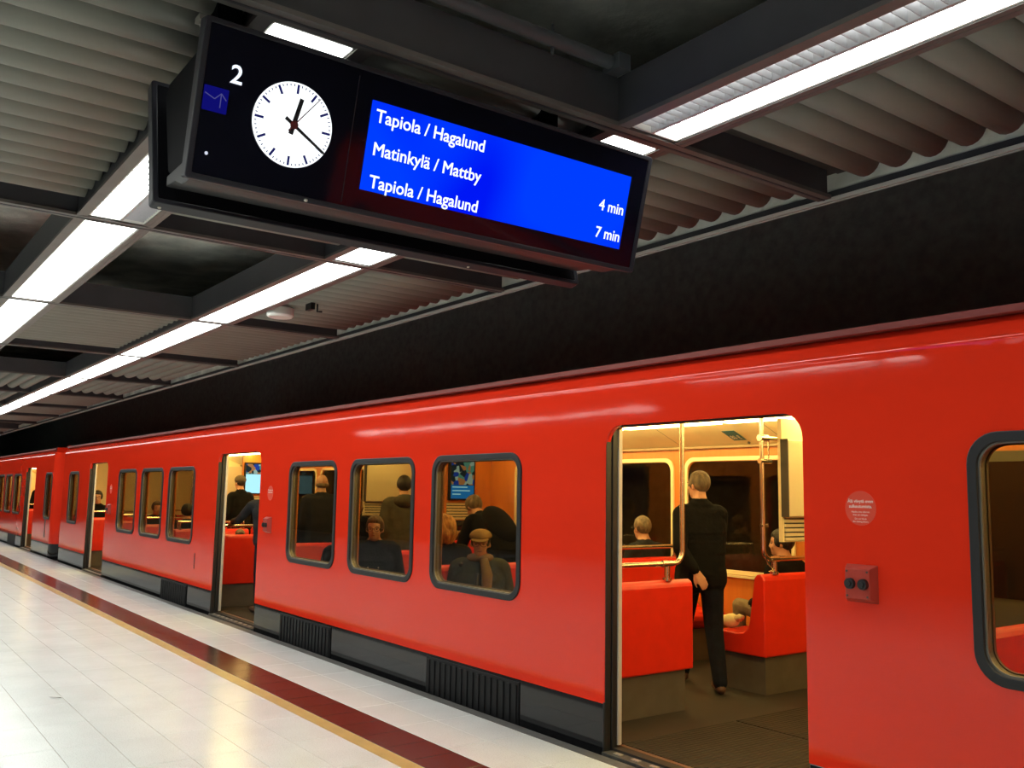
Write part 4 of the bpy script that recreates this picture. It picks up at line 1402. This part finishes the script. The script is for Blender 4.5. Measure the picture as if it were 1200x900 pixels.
def backpack(part, H, J):
    g = MB()
    def fn(q, d_):
        v = Vector((q.x, q.y, q.z))
        v = Matrix.Rotation(math.radians(50), 3, 'Y') @ v
        return Vector((0.16, 0, 1.24)) + v
    g.ell((0, 0, 0), (0.11, 0.17, 0.27), 18, 12, 0, fn=fn)
    part('backpack', g, cloth('black backpack', (0.008, 0.008, 0.009)))
person('fair-haired person bending forward with a black backpack in the aisle', (-7.42, 5.45, YF), 180, 'stand', COATBLK, NAVYJ, HGREY, 'short', 0.98, bulk=1.1, hands=False, headtilt=35,
       over=dict(waist=(0.10, 0, 1.05), chest=(0.30, 0, 1.18), sh=(0.42, 0.185, 1.26), neck=(0.50, 0, 1.30), head=(0.64, 0, 1.41), elL=(0.50, 0.25, 1.0), elR=(0.50, -0.25, 1.0), wrL=(0.66, 0.2, 0.85), wrR=(0.66, -0.2, 0.85)), extra=backpack)
def lapel(part, H, J):
    g = MB()
    for dy in (-0.05, 0.05):
        g.ell((0.145, dy, 0.80), (0.008, 0.008, 0.008), 8, 6)
    part('coat_buttons', g, ALU)
person('man with glasses and brown hair in a dark coat seated at the middle window', (-8.09, 4.31, YF), -30, 'sit', COATBLK, NAVYJ, HBROWN, 'short', 1.0, headturn=-6, glasses=True, bulk=1.2, hands=False, extra=lapel, legturn=32)
def hood(part, H, J):
    g = MB().ell((-0.10, 0, 1.47), (0.08, 0.14, 0.08), 16, 10)
    part('hood', g, GREYGRN)
person('dark-haired person in a grey-green hooded coat standing behind the middle window', (-9.30, 5.32, YF), 160, 'stand', GREYGRN, NAVYJ, HDARK, 'short', 0.97, bulk=1.25, coat_len=0.2, hands=False, extra=hood)
person('brown-haired woman in a dark jacket standing at the left of the middle window', (-9.62, 4.86, YF), -60, 'stand', COATBLK, NAVYJ, hairmat('auburn hair', (0.13, 0.055, 0.02)), 'long', 0.83, hands=False)
person('bald man in a dark coat standing behind the left one of the three near windows', (-10.88, 5.02, YF), 165, 'stand', CHAR, NAVYJ, HGREY, 'fringe', 0.98, bulk=1.2, coat_len=0.15, hands=False)
person('dark-coated passenger low in the corner of the bald man\'s window', (-8.84, 4.36, YF), 178, 'sit', COATBLK, NAVYJ, HDARK, 'short', 0.93, bulk=1.15, hands=False)
# --- second doorway
person('person in a black coat and grey knit hat standing deep inside the second doorway', (-15.1, 5.50, YF), 195, 'stand', COATBLK, NAVYJ, HDARK, 'cropped', 0.99, hat='beanie', coat_len=0.2, hands=False)
person('passenger in a dark sleeve reaching for the rail in the second doorway', (-11.19, 4.46, YF), 180, 'stand', CHAR, NAVYJ, HDARK, 'short', 0.95, voxel=0.009, bulk=1.0,
       over=dict(shL=(0.16, 0.185, 1.39), elL=(0.46, 0.24, 1.19), wrL=(0.735, 0.22, 1.165)), hand_spec={'L': ((0.95, -0.05, -0.2), (0.2, 0, 1), (0.1, -1, 0), 1.0)})
person('dark-coated passenger seated at the right one of the three far windows', (-14.25, 4.38, YF), 178, 'sit', COATBLK, NAVYJ, HDARK, 'short', 1.0, voxel=0.016, bulk=1.2, hands=False)
person('passenger in charcoal seated at the middle one of the three far windows', (-16.75, 4.60, YF), 0, 'sit', CHAR, NAVYJ, HBROWN, 'short', 1.0, voxel=0.016, bulk=1.1, hands=False)
person('man with glasses in a black coat seated inside the third doorway', (-20.15, 4.36, YF), -15, 'sit', COATBLK, NAVYJ, HDARK, 'short', 1.12, voxel=0.016, glasses=True, hands=False)
person('dark figure standing in the doorway of the coupled car', (-26.75, 4.42, YF), 180, 'stand', COATBLK, NAVYJ, HDARK, 'short', 0.95, voxel=0.02, hands=False)
person('child in a grey knit hat seated low behind the rail in the second doorway', (-12.42, 4.55, YF + 0.10), 180, 'sit', CHAR, NAVYJ, HDARK, 'short', 0.68, voxel=0.012, hat='beanie', hands=False)
# pale paper bag on the seat in front of the man in tan trousers
root = empty('paper_bag', (-5.18, 6.12, 0.485))
g = MB()
g.ell((-5.20, 6.12, 0.53), (0.10, 0.07, 0.055), 14, 8, 0, fn=lambda q, d: Vector((q.x, q.y, q.z * (1 + 0.2 * math.sin(40 * q.x)))))
g.build('crumpled_body', mat('pale paper', (0.70, 0.60, 0.30), 0.8, 0, 0.1, 20), root, smooth='full')
g = MB().tube([(-5.12, 6.12, 0.55), (-5.09, 6.12, 0.575), (-5.06, 6.12, 0.56)], [0.03, 0.02, 0.03], 8)
g.build('twisted_top', mat('pale paper', (0.70, 0.60, 0.30)), root, smooth='full')
tag(root, 'crumpled pale paper bag on the red seat by the standing man', 'bag')
